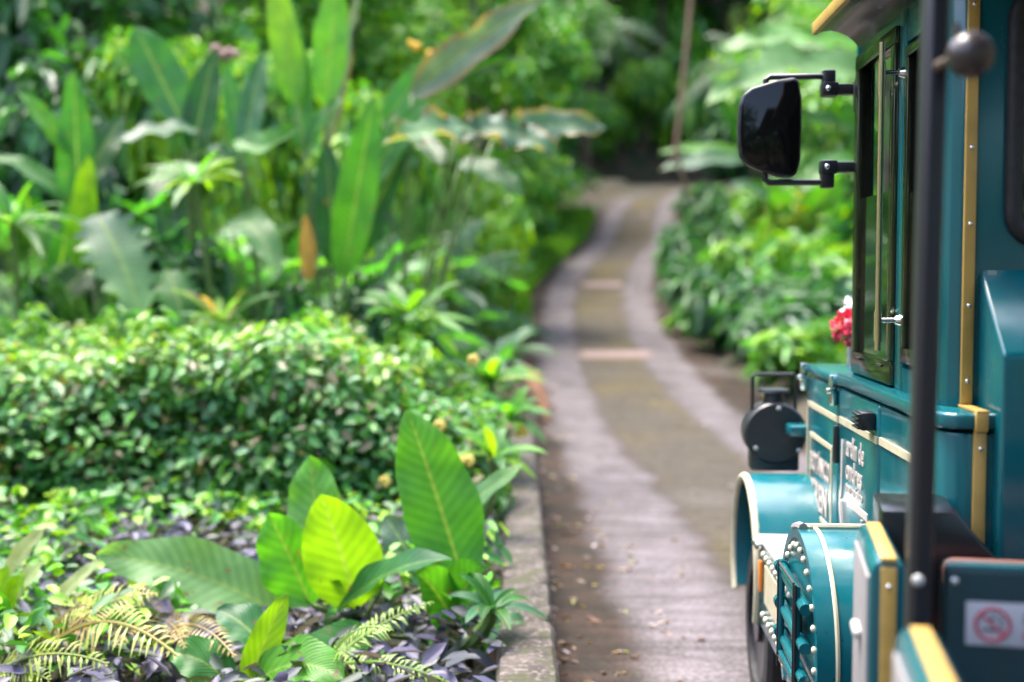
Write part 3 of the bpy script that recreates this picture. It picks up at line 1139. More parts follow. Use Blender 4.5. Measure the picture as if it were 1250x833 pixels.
    # windscreen pillar seen edge on ahead of the door
    B("windscreen_pillar", GLOSSBLACK, 1.040, 1.085, 4.535, 4.575, 1.487, 2.62, r=0.006)
    for o, dx in ((front, 0.030), (rear, 0.024), (rb, 0.034), (va, 0.036)):
        o.location.x += dx
    for o in root.children:
        if o.name.startswith(('wheel', 'marker_lamp', 'mock_connecting_rod')):
            o.location.x += 0.034
    root.location.x -= 0.017
    root.rotation_euler.z = -0.008


build_locomotive()


def build_flower_vase():
    b = Vector((1.175, 5.18, 1.470))
    root = empty("flower_vase", b, "clear vase with a crimson bloom and a white bloom on the bonnet", "flower vase")
    m, nt, bs, out = new_mat("clear_plastic")
    bs.inputs['Base Color'].default_value = (0.85, 0.9, 0.92, 1)
    bs.inputs['Roughness'].default_value = 0.08
    bs.inputs['Transmission Weight'].default_value = 0.85
    mb = MB()
    mb.tube([(0, 0, 0), (0, 0, 0.004), (0, 0, 0.115), (0, 0, 0.117)], [0.032, 0.034, 0.036, 0.033], 20)
    mb.build("vase", m, root)
    for nm, mt, c, r, n in (("crimson_bloom", PETAL_R, Vector((-0.030, -0.02, 0.158)), 0.072, 150), ("white_bloom", PETAL_W, Vector((0.004, 0.06, 0.238)), 0.050, 80)):
        mb = MB()
        rr = random.Random(len(nm))
        mb.ball(c, r * 0.6)
        for k in range(n):
            d = Vector((rr.gauss(0, 1), rr.gauss(0, 1), rr.gauss(0, 1))).normalized()
            p = c + d * r * rr.uniform(0.6, 0.95)
            t = d.orthogonal().normalized()
            t.rotate(Quaternion(d, rr.uniform(0, 6.28)))
            s2 = d.cross(t)
            e = p + d * r * 0.28
            w = r * 0.16
            mb.add([p - t * w * 0.5, p + t * w * 0.5, e + t * w + s2 * w * 0.4, e - t * w], [(0, 1, 2, 3)])
        mb.tube([(0, 0, 0.01), c * 0.5 + Vector((0, 0, 0.02)), c], 0.004, 6)
        mb.build(nm, mt, root)


build_flower_vase()


# ------------------------------------------------------------------ the open carriage the picture is taken from
def build_carriage():
    root = empty("open_carriage", (0, 0, 0), "open sided carriage with a black roof post and gold edged teal panels behind the engine", "carriage", rz=-R(8.63))

    def side_panel(v0, v1):
        mb = MB()
        prof = [(0.232, 0.42), (0.232, 1.216), (0.238, 1.234), (0.253, 1.246), (0.287, 1.246), (0.301, 1.234), (0.307, 1.216), (0.307, 0.42)]
        mb.prism(prof, 'y', v0, v1, r=0.008, seg=2)
        p = mb.build("side_panel", TEAL, root)
        mb = MB()
        mb.box(0.253, 0.286, v0 - 0.006, v0 + 0.004, 0.44, 1.231, r=0.003)
        mb.box(0.253, 0.286, v0 - 0.004, v1 - 0.02, 1.240, 1.252, r=0.003)
        mb.build("gold_strip", GOLD, p)
        mb = MB()
        mb.box(0.226, 0.234, v0 + 0.015, v1 - 0.02, 0.44, 1.205, r=0.002)
        mb.build("outer_skin", ALU, p)
        mb = MB()
        mb.ball((0.2695, v0 - 0.007, 1.19), 0.006)
        mb.build("strip_screw", CHROME, p)
        return p
    p1 = side_panel(2.68, 3.08)
    mb = MB()
    mb.box(0.207, 0.229, 2.80, 2.90, 1.035, 1.058, r=0.009, seg=3)
    mb.build("panel_latch", WHITE, p1)
    mb = MB()
    mb.box(0.205, 0.23, 2.72, 2.78, 0.70, 0.92, r=0.009, seg=3)
    mb.build("panel_grip", CREAM, p1)
    side_panel(1.05, 2.18)
    # roof post
    mb = MB()
    mb.prism([(0.282, 2.434), (0.282, 2.505), (0.290, 2.512), (0.318, 2.512), (0.325, 2.434), (0.321, 2.424), (0.293, 2.42)], 'z', 0.40, 2.95, r=0.003)
    mb.v = [(x + 0.010 * (z - 1.2), y, z) for x, y, z in mb.v]
    po = mb.build("roof_post", simple("satin_black_post", (0.010, 0.010, 0.015), 0.40, spec=0.5), root)
    mb = MB()
    mb.ball((0.297, 2.417, 1.268), 0.012, sy=0.7)
    mb.build("post_bolt", WHITE, po)
    studs("post_screw", CHROME, po, [(0.275, 2.418, 1.085), (0.275, 2.418, 1.045)], 0.006, sy=0.7)
    mb = MB()
    mb.ball((0.362, 2.35, 2.243), 0.042, n=24, m=14)
    kn = mb.build("round_knob", KNOBM, po)
    mb = MB()
    mb.tube([(0.312, 2.44, 2.236), (0.325, 2.39, 2.238), (0.342, 2.36, 2.240)], 0.011, 8)
    mb.tube([(0.340, 2.355, 2.27), (0.337, 2.352, 2.30)], 0.006, 6)
    mb.build("knob_stem", BARK, kn)
    # seat back with the sign
    mb = MB()
    mb.box(0.348, 1.75, 2.455, 2.490, 0.42, 1.292, r=0.014, seg=3)
    bk = mb.build("seat_back", TEAL_DARK, root)
    mb = MB()
    mb.box(0.352, 1.745, 2.457, 2.487, 1.280, 1.296, r=0.006)
    mb.build("top_edge", TEAL, bk)
    mb = MB()
    mb.box(0.356, 1.74, 2.447, 2.458, 1.030, 1.052, r=0.003)
    mb.build("gold_strip", GOLD, bk)
    mb = MB()
    mb.ball((0.368, 2.452, 1.262), 0.008, sy=0.6)
    mb.build("back_screw", CHROME, bk)
    mb = MB()
    mb.box(0.390, 0.640, 2.450, 2.456, 1.140, 1.224, r=0.002)
    sg = mb.build("no_smoking_sign", SIGNWHITE, bk)
    mb = MB()
    cx, cz, r1 = 0.438, 1.182, 0.031
    ring = [(cx + r1 * math.cos(R(a)), 2.4485, cz + r1 * math.sin(R(a))) for a in range(0, 361, 12)]
    mb.tube(ring, 0.0032, 6)
    mb.tube([(cx - 0.021, 2.4485, cz + 0.021), (cx + 0.021, 2.4485, cz - 0.021)], 0.0030, 6)
    mb.build("prohibition_ring", SIGNRED, sg)
    mb = MB()
    mb.box(cx - 0.019, cx + 0.012, 2.4486, 2.4496, cz - 0.013, cz - 0.007)
    mb.box(cx + 0.015, cx + 0.019, 2.4486, 2.4496, cz - 0.013, cz - 0.007)
    mb.tube([(cx + 0.017, 2.449, cz - 0.004), (cx + 0.012, 2.449, cz + 0.004), (cx + 0.018, 2.449, cz + 0.010), (cx + 0.010, 2.449, cz + 0.017)], 0.0018, 5)
    mb.tube([(cx - 0.004, 2.449, cz + 0.006), (cx + 0.002, 2.449, cz + 0.016)], 0.003, 5)
    mb.build("cigarette_symbol", SIGNGREY, sg)
    for s, size, z, mt in (("NO", 0.034, 1.184, SIGNGREY), ("FUMAR", 0.030, 1.152, SIGNRED)):
        cu = bpy.data.curves.new("sign_text", 'FONT')
        cu.body = s
        cu.size = size
        cu.extrude = 0.0006
        t = bpy.data.objects.new("sign_text", cu)
        COL.objects.link(t)
        me = bpy.data.meshes.new_from_object(t.evaluated_get(bpy.context.evaluated_depsgraph_get()))
        bpy.data.objects.remove(t)
        me.transform(Matrix(((1, 0, 0, 0.492), (0, 0, -1, 2.4485), (0, 1, 0, z), (0, 0, 0, 1))))
        me.materials.clear()
        me.materials.append(mt)
        o = bpy.data.objects.new("lettering", me)
        COL.objects.link(o)
        o.parent = sg
    # bench ahead of the seat back
    mb = MB()
    mb.box(0.42, 1.72, 2.85, 3.02, 1.105, 1.188, r=0.025, seg=3)
    mb.build("bench_rail", TERRA, root)
    mb = MB()
    mb.box(0.36, 1.72, 2.50, 2.84, 0.78, 0.86, r=0.02)
    mb.build("bench_seat", TERRA, root)
    # black front cowl
    mb = MB()
    mb.prism([(0.300, 0.62), (0.300, 1.262), (0.480, 1.262), (0.535, 1.19), (0.64, 1.08), (0.64, 0.62)], 'y', 3.16, 3.42, r=0.006)
    mb.build("front_cowl", simple("deep_black_moulding", (0.004, 0.004, 0.006), 0.25), root)
    mb = MB()
    mb.box(0.30, 1.78, -2.2, 3.10, 0.34, 0.42, r=0.01)
    mb.build("floor", BLACK_STEEL, root)
    mb = MB()
    mb.box(0.20, 1.88, -2.3, 3.20, 2.95, 3.02, r=0.02)
    mb.build("roof", BLACK_STEEL, root)
    for u in (0.40, 1.50):
        for v in (0.6, -1.6):
            mb = MB()
            mb.cyl((u + 0.1, v, 0.30), 'x', 0.30, 0.18, 32)
            mb.build("wheel", RUBBER, root)


build_carriage()

# ------------------------------------------------------------------ plants: shapes
G = {
    'bright': (0.080, 0.275, 0.018), 'mid': (0.036, 0.165, 0.024), 'dark': (0.017, 0.088, 0.014), 'blue': (0.034, 0.125, 0.055),
    'lime': (0.175, 0.350, 0.010), 'pale': (0.13, 0.27, 0.085), 'grey': (0.085, 0.150, 0.100), 'deep': (0.012, 0.045, 0.014),
    'brown': (0.20, 0.12, 0.06), 'yellow': (0.34, 0.30, 0.06), 'purple': (0.060, 0.052, 0.095), 'cream': (0.34, 0.40, 0.19),
    'tan': (0.30, 0.22, 0.09),
}


def vary(c, a=0.25, r=random):
    k = 1 + r.uniform(-a, a)
    return tuple(max(0.001, x * k * (1 + r.uniform(-a, a) * 0.4)) for x in c)


def bez(a, b, c, n):
    out = []
    for i in range(n + 1):
        t = i / n
        out.append(a * (1 - t) ** 2 + b * 2 * t * (1 - t) + c * t * t)
    return out


def leaf_between(mb, base, tip, W, up=0.12, facing=None, col=G['mid'], fold=0.18, wave=0.05, tatter=0.0, tipcol=None, rr=random, n=14, wide=0.45, edgecol=None, lobed=False):
    """one paddle leaf: midrib arcs from base to tip; the blade's face looks towards `facing`"""
    base, tip = Vector(base), Vector(tip)
    L = (tip - base).length
    fv = Vector(facing if facing else (0, -0.6, 0.8)).normalized()
    ctrl = (base + tip) / 2 + Vector((0, 0, 1)) * L * up
    pts = bez(base, ctrl, tip, n)
    us = (-1, -0.62, -0.2, 0, 0.2, 0.62, 1)
    ph = rr.uniform(0, 6.28)
    vs, cs, uv = [], [], []
    notch = [1.0] * (n + 1), [1.0] * (n + 1)
    for side in (0, 1):
        for i in range(2, n):
            if rr.random() < tatter:
                notch[side][i] = rr.uniform(0.25, 0.75)
    if lobed:
        for i in range(1, n):
            notch[0][i] = notch[1][i] = 1.0 if i % 2 else 0.58
    for i, p in enumerate(pts):
        t = i / n
        tan = (pts[min(i + 1, n)] - pts[max(i - 1, 0)]).normalized()
        s = tan.cross(fv)
        s = s.normalized() if s.length > 1e-4 else Vector((1, 0, 0))
        nn = s.cross(tan).normalized()
        if nn.dot(fv) < 0:
            nn = -nn
        w = W / 2 * (max(0, math.sin(math.pi * min(1, t ** (0.5 / max(0.2, 1 - wide)) if wide > 0.5 else t ** 0.75))) ** 0.62)
        if i == n:
            w = W * 0.02
        if i == 0:
            w = W * 0.03
        for u in us:
            k = notch[0 if u < 0 else 1][i] if abs(u) > 0.9 else 1.0
            h = fold * abs(u) * w + wave * W * math.sin(ph + t * 17 + (u > 0) * 1.9) * u * u
            vs.append(p + s * (u * w * k) + nn * h)
            c = col if tipcol is None else tuple(col[j] * (1 - t) + tipcol[j] * t for j in range(3))
            if edgecol is not None and abs(u) > 0.9:
                c = edgecol
            cs.append(c)
            uv.append((u, t * L))
    m = len(us)
    fs = []
    for i in range(n):
        for k in range(m - 1):
            fs.append((i * m + k, i * m + k + 1, (i + 1) * m + k + 1, (i + 1) * m + k))
    mb.add(vs, fs, cs, uv)


def frond(mb, base, tip, W, up=0.3, n=26, col=G['mid'], droop=0.35, leafw=0.18, facing=None, rr=random, spread=60, tipcol=None):
    """a feather: arched rachis with two rows of narrow leaflets"""
    base, tip = Vector(base), Vector(tip)
    L = (tip - base).length
    ctrl = base + (tip - base) * 0.45 + Vector((0, 0, 1)) * L * up
    pts = bez(base, ctrl, tip, n)
    mb.tube(pts, [0.010 * L + 0.002] * (n // 2) + [0.005 * L + 0.001] * (n + 1 - n // 2), 5, col=vary(col, 0.1, rr), cap=False)
    fv = Vector(facing if facing else (0, 0, 1)).normalized()
    for i in range(2, n + 1):
        t = i / n
        p = pts[i]
        tan = (pts[min(i + 1, n)] - pts[max(i - 1, 0)]).normalized()
        s = tan.cross(fv)
        s = s.normalized() if s.length > 1e-4 else Vector((1, 0, 0))
        w = W / 2 * (math.sin(math.pi * (0.12 + 0.88 * t) ** 0.9) ** 0.7 if t < 0.995 else 0.1)
        for sg in (-1, 1):
            if rr.random() < 0.06:
                continue
            wk = w
            w = wk * (rr.uniform(0.82, 1.08) if rr.random() < 0.9 else 0.5)
            d = (s * sg + tan * math.cos(R(spread)) * rr.uniform(0.6, 1.5)).normalized()
            c = vary(col if tipcol is None or t < 0.5 else tipcol, 0.22, rr)
            e = p + d * w + Vector((0, 0, -1)) * w * droop * rr.uniform(0.7, 1.3)
            mid = p + d * w * 0.5 + Vector((0, 0, 1)) * w * 0.06
            lw = leafw * L / n * 2.4
            a = tan * lw * 0.5
            mb.add([p, mid - a, e, mid + a], [(0, 1, 2, 3)], c)
            w = wk


def cloud(n, centers, L, asp, cols, rr, up=0.5, out=0.6, weights=None, shell=0.55):
    """numpy leaf cloud: n folded leaves spread through the clumps `centers` = [(x,y,z,rx,ry,rz)]"""
    C = np.array(centers, dtype=float)
    w = np.array([c[3] * c[4] + c[4] * c[5] + c[3] * c[5] for c in C]) if weights is None else np.array(weights)
    idx = rr.choice(len(C), n, p=w / w.sum())
    d = rr.normal(size=(n, 3))
    d /= np.linalg.norm(d, axis=1)[:, None]
    rad = shell + (1.06 - shell) * rr.random(n) ** 0.6
    P = C[idx, :3] + d * rad[:, None] * C[idx, 3:6]
    nor = d * out + np.array([0, 0, up]) + rr.normal(size=(n, 3)) * 0.45
    nor /= np.linalg.norm(nor, axis=1)[:, None]
    t = np.cross(nor, rr.normal(size=(n, 3)))
    t /= np.linalg.norm(t, axis=1)[:, None]
    t[:, 2] -= 0.25
    s = np.cross(nor, t)
    s /= np.linalg.norm(s, axis=1)[:, None]
    ln = L * (0.65 + 0.7 * rr.random(n))[:, None]
    wd = ln * asp
    v = np.stack([P, P + t * ln * 0.30 + s * wd * 0.46 + nor * wd * 0.14, P + t * ln * 0.70 + s * wd * 0.40 + nor * wd * 0.10, P + t * ln - nor * ln * 0.10,
                  P + t * ln * 0.70 - s * wd * 0.40 + nor * wd * 0.10, P + t * ln * 0.30 - s * wd * 0.46 + nor * wd * 0.14], axis=1).reshape(-1, 3)
    ci = rr.choice(len(cols), n)
    cc = np.array(cols)[ci] * (0.72 + 0.56 * rr.random(n))[:, None]
    return v, np.repeat(cc, 6, axis=0)


def cloud_obj(name, v, c, mat, parent=None):
    n = len(v) // 6
    me = bpy.data.meshes.new(name)
    me.vertices.add(len(v))
    me.vertices.foreach_set("co", v.astype(np.float32).ravel())
    quad = np.array([0, 1, 2, 3, 0, 3, 4, 5])
    li = (np.arange(n)[:, None] * 6 + quad[None, :]).ravel()
    me.loops.add(len(li))
    me.loops.foreach_set("vertex_index", li.astype(np.int32))
    me.polygons.add(n * 2)
    me.polygons.foreach_set("loop_start", (np.arange(n * 2) * 4).astype(np.int32))
    me.materials.append(mat)
    ca = me.attributes.new("col", 'FLOAT_COLOR', 'POINT')
    ca.data.foreach_set("color", np.concatenate([c, np.ones((len(c), 1))], axis=1).astype(np.float32).ravel())
    me.update(calc_edges=True)
    me.validate()
    o = bpy.data.objects.new(name, me)
    COL.objects.link(o)
    if parent:
        o.parent = parent
    return o


def copy_thing(root, loc, rz, s, label, group=None, color=None):
    r = root.copy()
    COL.objects.link(r)
    r.location = loc
    r.rotation_euler = (0, 0, rz)
    r.scale = (s, s, s) if not hasattr(s, '__len__') else s
    r["label"] = label
    if group:
        r["group"] = group
    for ch in root.children:
        c = ch.copy()
        COL.objects.link(c)
        c.parent = r
        if color:
            c.color = (*color, 1)
    return r


def gz(x, y, d=0.0):
    return Vector((x, y, terrain_z(x, y) - d))


# ------------------------------------------------------------------ near bed
TO_CAM = (0.1, -0.9, 0.35)


def paddle_plant(name, label, cat, base, leaves, group=None, stemmat=STEM, stem=None):
    """leaves: dicts with px/py/Y of blade base and tip"""
    base = Vector(base)
    root = empty(name, base, label, cat, group)
    rr = random.Random(hash(label) % 1000 if False else len(label) * 7 + len(leaves))
    for lf in leaves:
        a = pt(*lf['b']) - base
        e = pt(*lf['t']) - base
        mb = MB()
        c = vary(G[lf.get('c', 'mid')], 0.12, rr)
        tc = G[lf['tc']] if 'tc' in lf else None
        kw = {'wave': 0.06}
        kw.update({k: lf[k] for k in ('up', 'facing', 'fold', 'wave', 'tatter', 'wide') if k in lf})
        if 'ec' in lf:
            kw['edgecol'] = G[lf['ec']]
        leaf_between(mb, a, e, lf['w'], col=c, tipcol=tc, rr=rr, **kw)
        ori = Vector((rr.uniform(-0.05, 0.05), rr.uniform(-0.05, 0.05), 0))
        mid = (ori + a) / 2 + Vector((0, 0, 0.06 * a.length)) + Vector((a.x, a.y, 0)) * -0.12
        mb.mi = 1
        mb.tube(bez(ori, mid, a + (e - a) * 0.02, 8), [0.022 * max(0.6, lf['w'] / 0.35) * (1 - 0.06 * k) for k in range(9)], 7, col=(0.11, 0.2, 0.04))
        o = mb.build("leaf", [BIGLEAF, STEM], root, leafy=True)
        if 'label' in lf:
            o["label"] = lf['label']
    return root


b0 = gz(-0.95, 5.45)
paddle_plant("banana_plant", "young banana plant with upright glossy paddle leaves beside the low wall", "banana plant", b0, [
    dict(b=(566, 712, 5.45), t=(497, 500, 5.55), w=0.36, c='mid', tc='bright', up=0.05, facing=(0.35, -1, 0.25), fold=0.15, label="tallest upright leaf with a pale midrib"),
    dict(b=(437, 742, 5.30), t=(392, 604, 5.25), w=0.345, c='lime', up=0.04, facing=(0.2, -1, 0.1), fold=0.08, wave=0.03, label="bright yellow-green leaf with backlight in its colour"),  # lime base colour adds to the light coming through the blade
    dict(b=(380, 740, 5.35), t=(328, 626, 5.40), w=0.31, c='bright', up=0.05, facing=(-0.3, -1, 0.2)),
    dict(b=(392, 690, 5.6), t=(378, 556, 5.75), w=0.29, c='pale', tc='bright', up=0.05, facing=(-0.2, -0.7, 0.6), fold=0.06),
    dict(b=(395, 762, 5.30), t=(552, 684, 5.05), w=0.19, c='mid', tc='blue', up=0.22, facing=(0.1, -0.45, 0.9), fold=0.3),
    dict(b=(360, 760, 5.4), t=(118, 678, 5.3), w=0.32, c='pale', tc='pale', up=0.14, facing=(0.1, -0.8, 0.6), wave=0.08, label="long arching leaf reaching over the purple ground cover"),
    dict(b=(545, 640, 5.9), t=(640, 566, 5.9), w=0.13, c='blue', tc='pale', up=0.05, facing=(-0.3, -0.6, 0.7)),
    dict(b=(520, 716, 5.7), t=(470, 630, 5.85), w=0.24, c='grey', up=0.06, facing=(0, -0.5, 0.9)),
    dict(b=(548, 770, 5.35), t=(592, 694, 5.1), w=0.22, c='bright', tc='mid', up=0.25, facing=(-0.6, -0.7, 0.2), fold=0.5),
    dict(b=(560, 775, 5.3), t=(506, 700, 5.15), w=0.22, c='mid', tc='bright', up=0.25, facing=(0.4, -0.8, 0.4), fold=0.4),
    dict(b=(470, 790, 5.0), t=(330, 850, 4.7), w=0.22, c='mid', up=0.3, facing=(0.1, -0.7, 0.7)),
    dict(b=(560, 790, 5.3), t=(640, 760, 5.2), w=0.2, c='blue', up=0.2, facing=(0.1, -0.5, 0.9)),
])
b1 = gz(-1.5, 4.75)
paddle_plant("banana_plant", "small banana sprout with wide folded leaves below the young banana plant", "banana plant", b1, [
    dict(b=(330, 800, 4.8), t=(265, 745, 4.9), w=0.20, c='mid', tc='blue', up=0.2, facing=(0, -0.5, 0.9)),
    dict(b=(300, 840, 4.6), t=(350, 725, 4.7), w=0.13, c='lime', up=0.08, facing=(0.4, -1, 0.2)),
    dict(b=(310, 835, 4.6), t=(420, 830, 4.4), w=0.24, c='bright', up=0.3, facing=(0, -0.6, 0.8)),
    dict(b=(280, 835, 4.6), t=(205, 800, 4.6), w=0.2, c='mid', up=0.3, facing=(0, -0.6, 0.8)),
])


def fern(label, base, fr, col, tipcol=None, W=0.2, group=None, name="fern", mat=LEAF_DULL):
    root = empty(name, base, label, "fern", group)
    rr = random.Random(len(label))
    for (tx, ty, tY, up) in fr:
        mb = MB()
        frond(mb, Vector((0, 0, 0.02)), pt(tx, ty, tY) - Vector(base), W * rr.uniform(0.85, 1.1), up=up, col=col, tipcol=tipcol, rr=rr, facing=(0, -0.6, 0.8), leafw=0.22, droop=0.2)
        mb.build("frond", mat, root, smooth=False, leafy=True)
    return root


fern("pale green sword fern growing at the foot of the banana plant", gz(-0.95, 4.6) + Vector((0, 0, 0.1)), [(528, 735, 4.8, 0.15), (560, 840, 4.5, 0.2), (430, 800, 4.4, 0.3), (475, 770, 4.3, 0.3)], (0.24, 0.36, 0.08), W=0.16)
fern("yellowing fern with brown stalks in the corner of the bed", gz(-2.15, 4.8) + Vector((0, 0, 0.05)), [(60, 770, 4.7, 0.3), (190, 725, 4.9, 0.3), (110, 740, 4.6, 0.35), (20, 820, 4.5, 0.3), (215, 800, 4.4, 0.35)], (0.34, 0.27, 0.09), (0.34, 0.34, 0.09), W=0.30)
fern("half dead fern arching over the purple leaves", gz(-1.75, 5.0) + Vector((0, 0, 0.05)), [(160, 720, 5.1, 0.35), (225, 790, 4.6, 0.4), (285, 800, 4.6, 0.35), (140, 790, 4.6, 0.4)], (0.26, 0.20, 0.06), (0.36, 0.28, 0.10), W=0.25)
fern("olive fern close to the pale speckled leaves", gz(-2.3, 4.45), [(0, 770, 4.5, 0.3), (60, 830, 4.3, 0.3), (130, 810, 4.3, 0.3)], (0.24, 0.30, 0.06), W=0.26)

b2 = gz(-2.5, 5.2)
paddle_plant("dumb_cane", "dumb cane with creamy white leaves by the yellowing fern", "dumb cane", b2, [
    dict(b=(5, 705, 5.2), t=(55, 645, 5.2), w=0.10, c='cream', up=0.1, facing=(0, -0.7, 0.7)),
    dict(b=(0, 745, 5.1), t=(55, 685, 5.1), w=0.10, c='cream', up=0.1, facing=(0, -0.7, 0.7)),
    dict(b=(60, 745, 5.2), t=(125, 682, 5.3), w=0.07, c='cream', up=0.1, facing=(0, -0.7, 0.7)),
    dict(b=(-10, 770, 5.0), t=(30, 700, 5.0), w=0.12, c='lime', up=0.1, facing=(0, -0.7, 0.7)),
    dict(b=(-20, 780, 5.0), t=(10, 690, 5.0), w=0.12, c='lime', up=0.1, facing=(0, -0.7, 0.7)),
    dict(b=(20, 800, 4.9), t=(18, 755, 4.7), w=0.10, c='pale', up=0.3, facing=(0, -0.9, 0.4)),
    dict(b=(10, 780, 4.9), t=(-20, 720, 4.9), w=0.12, c='bright', up=0.3, facing=(0, -0.9, 0.4)),
])


def scatter_stuff(name, n, area, L, asp, cols, zlo, zhi, mat=LEAF_DULL, up=1.0, seed=1, keep=None):
    rr = np.random.default_rng(seed)
    cs = []
    x = area[0] + (area[1] - area[0]) * rr.random(n)
    y = area[2] + (area[3] - area[2]) * rr.random(n)
    v = []
    for a, b in zip(x, y):
        if keep and not keep(a, b):
            continue
        cs.append((a, b, terrain_z(a, b) + rr.uniform(zlo, zhi), 0.04, 0.04, 0.03))
    v, c = cloud(len(cs), cs, L, asp, cols, rr, up=up, out=0.1, weights=np.ones(len(cs)))
    o = cloud_obj(name, v, c, mat)
    tag(o, kind="stuff")
    return o


def bed_keep(x, y):
    return x < -0.33 - 0.046 * max(0, y - 4.5)


scatter_stuff("purple_leaf_undergrowth", 5200, (-4.8, -0.3, 4.2, 7.5), 0.12, 0.40, [G['purple'], (0.075, 0.072, 0.13), (0.04, 0.045, 0.06), (0.03, 0.05, 0.03)], 0.0, 0.20, seed=2, keep=bed_keep)
scatter_stuff("green_weed_undergrowth", 5200, (-4.8, -0.3, 3.8, 7.5), 0.10, 0.5, [G['bright'], G['mid'], G['lime'], G['dark']], 0.08, 0.34, seed=3, keep=lambda x, y: bed_keep(x, y) and (math.sin(x * 3.1 + y * 1.7) + math.sin(x * 1.3 - y * 2.9)) > (-0.15 if y > 5.6 else 0.5))


def build_hedge():
    root = empty("hedge", gz(-2.6, 9.0), "long clipped hedge of small glossy leaves with pale leaves along the top", "hedge")
    b = root.location
    rr = np.random.default_rng(11)
    cs = []
    for k in range(74):
        x = rr.uniform(-5.6, -0.72)
        y = rr.uniform(7.75, 10.1)
        top = 1.26 + 0.10 * math.sin(x * 1.7) + rr.uniform(-0.20, 0.16) - (0.25 if x > -1.2 else 0)
        z = rr.uniform(0.50, max(0.60, top - 0.22)) + (0.12 if y > 9.4 else 0)
        cs.append((x - b.x, y - b.y, z - b.z, rr.uniform(0.30, 0.46), rr.uniform(0.26, 0.42), rr.uniform(0.22, 0.36)))
    for k in range(26):
        x = -5.6 + 4.9 * k / 25
        cs.append((x - b.x, 8.05 - b.y, 1.07 + 0.1 * math.sin(x * 2.3) + rr.uniform(-0.08, 0.08) - (0.2 if x > -1.2 else 0) - b.z, 0.34, 0.4, 0.27))
        cs.append((x - b.x, 7.80 - b.y, 0.66 + 0.1 * math.sin(x * 3.3) - b.z, 0.33, 0.3, 0.34))
        cs.append((x - b.x, 7.72 + 0.08 * math.sin(x * 5.1) - b.y, 0.40 + 0.06 * math.sin(x * 4.3) - b.z, 0.28, 0.26, 0.20))
        if x < -1.3:
            cs.append((x - b.x, 7.66 + 0.08 * math.sin(x * 3.7) - b.y, 0.34 + 0.08 * math.sin(x * 6.1) - b.z, 0.26, 0.24, 0.17))
    v, c = cloud(40000, cs, 0.082, 0.60, [(0.05, 0.19, 0.03), (0.06, 0.22, 0.045), (0.075, 0.24, 0.04), (0.085, 0.23, 0.095), (0.14, 0.31, 0.06), (0.04, 0.15, 0.04), (0.10, 0.09, 0.03)], rr, up=0.75, out=0.55)
    cloud_obj("foliage", v, c, LEAF, root)
    tops = [(q[0], q[1], q[2] + q[5] * 0.75, q[3] * 0.8, q[4] * 0.8, 0.12) for q in cs if q[2] + b.z > 0.95]
    v, c = cloud(3000, tops, 0.075, 0.5, [G['lime'], G['pale'], G['cream'], G['bright']], rr, up=0.9, out=0.4)
    o = cloud_obj("pale_top_leaves", v, c, LEAF, root)  # paler leaf colours on the upper clumps only
    big = [(q[0] + rr.uniform(-.1, .1), q[1], q[2] - 0.03, q[3], q[4], q[5]) for q in cs]
    v, c = cloud(2400, big, 0.125, 0.5, [G['bright'], (0.06, 0.21, 0.035), G['mid'], G['pale']], rr, up=0.8, out=0.5)
    cloud_obj("large_leaf_growth", v, c, LEAF, root)
    shoots = [(rr.uniform(-5.5, -1.0) - b.x, rr.uniform(7.9, 9.9) - b.y, rr.uniform(1.22, 1.50) - b.z, 0.11, 0.11, 0.16) for k in range(40)]
    v, c = cloud(2600, shoots, 0.085, 0.42, [G['bright'], G['lime'], G['pale'], G['mid']], rr, up=0.8, out=0.5, shell=0.1)
    cloud_obj("stray_shoot_growth", v, c, LEAF, root)
    mb = MB()
    for k in range(60):
        x, y = rr.uniform(-5.5, -0.75) - b.x, rr.uniform(8.5, 9.9) - b.y
        mb.tube([(x, y, -0.1), (x + rr.uniform(-.1, .1), y + rr.uniform(-.1, .1), 0.45), (x + rr.uniform(-.25, .25), y + rr.uniform(-.2, .2), 0.95)], [0.016, 0.012, 0.006], 6)
    mb.build("stem", BARK, root)
    mb = MB()
    for j in range(5):
        mb.ball(Vector((0.02 * math.cos(j * 1.256), 0.012 * math.sin(j * 2.5), 0.02 * math.sin(j * 1.256))), 0.02, n=6, m=4)
    f0 = mb.build("yellow_flower", simple("pale_yellow_petal", (0.55, 0.42, 0.08), 0.5), root)
    for i, (px, py) in enumerate(((537, 520), (560, 565), (572, 563), (602, 560), (528, 592), (545, 596), (70, 605), (578, 440), (470, 588))):
        f = f0 if i == 0 else f0.copy()
        if i:
            COL.objects.link(f)
            f.parent = root
        f.location = pt(px, py, 7.45) - b


build_hedge()

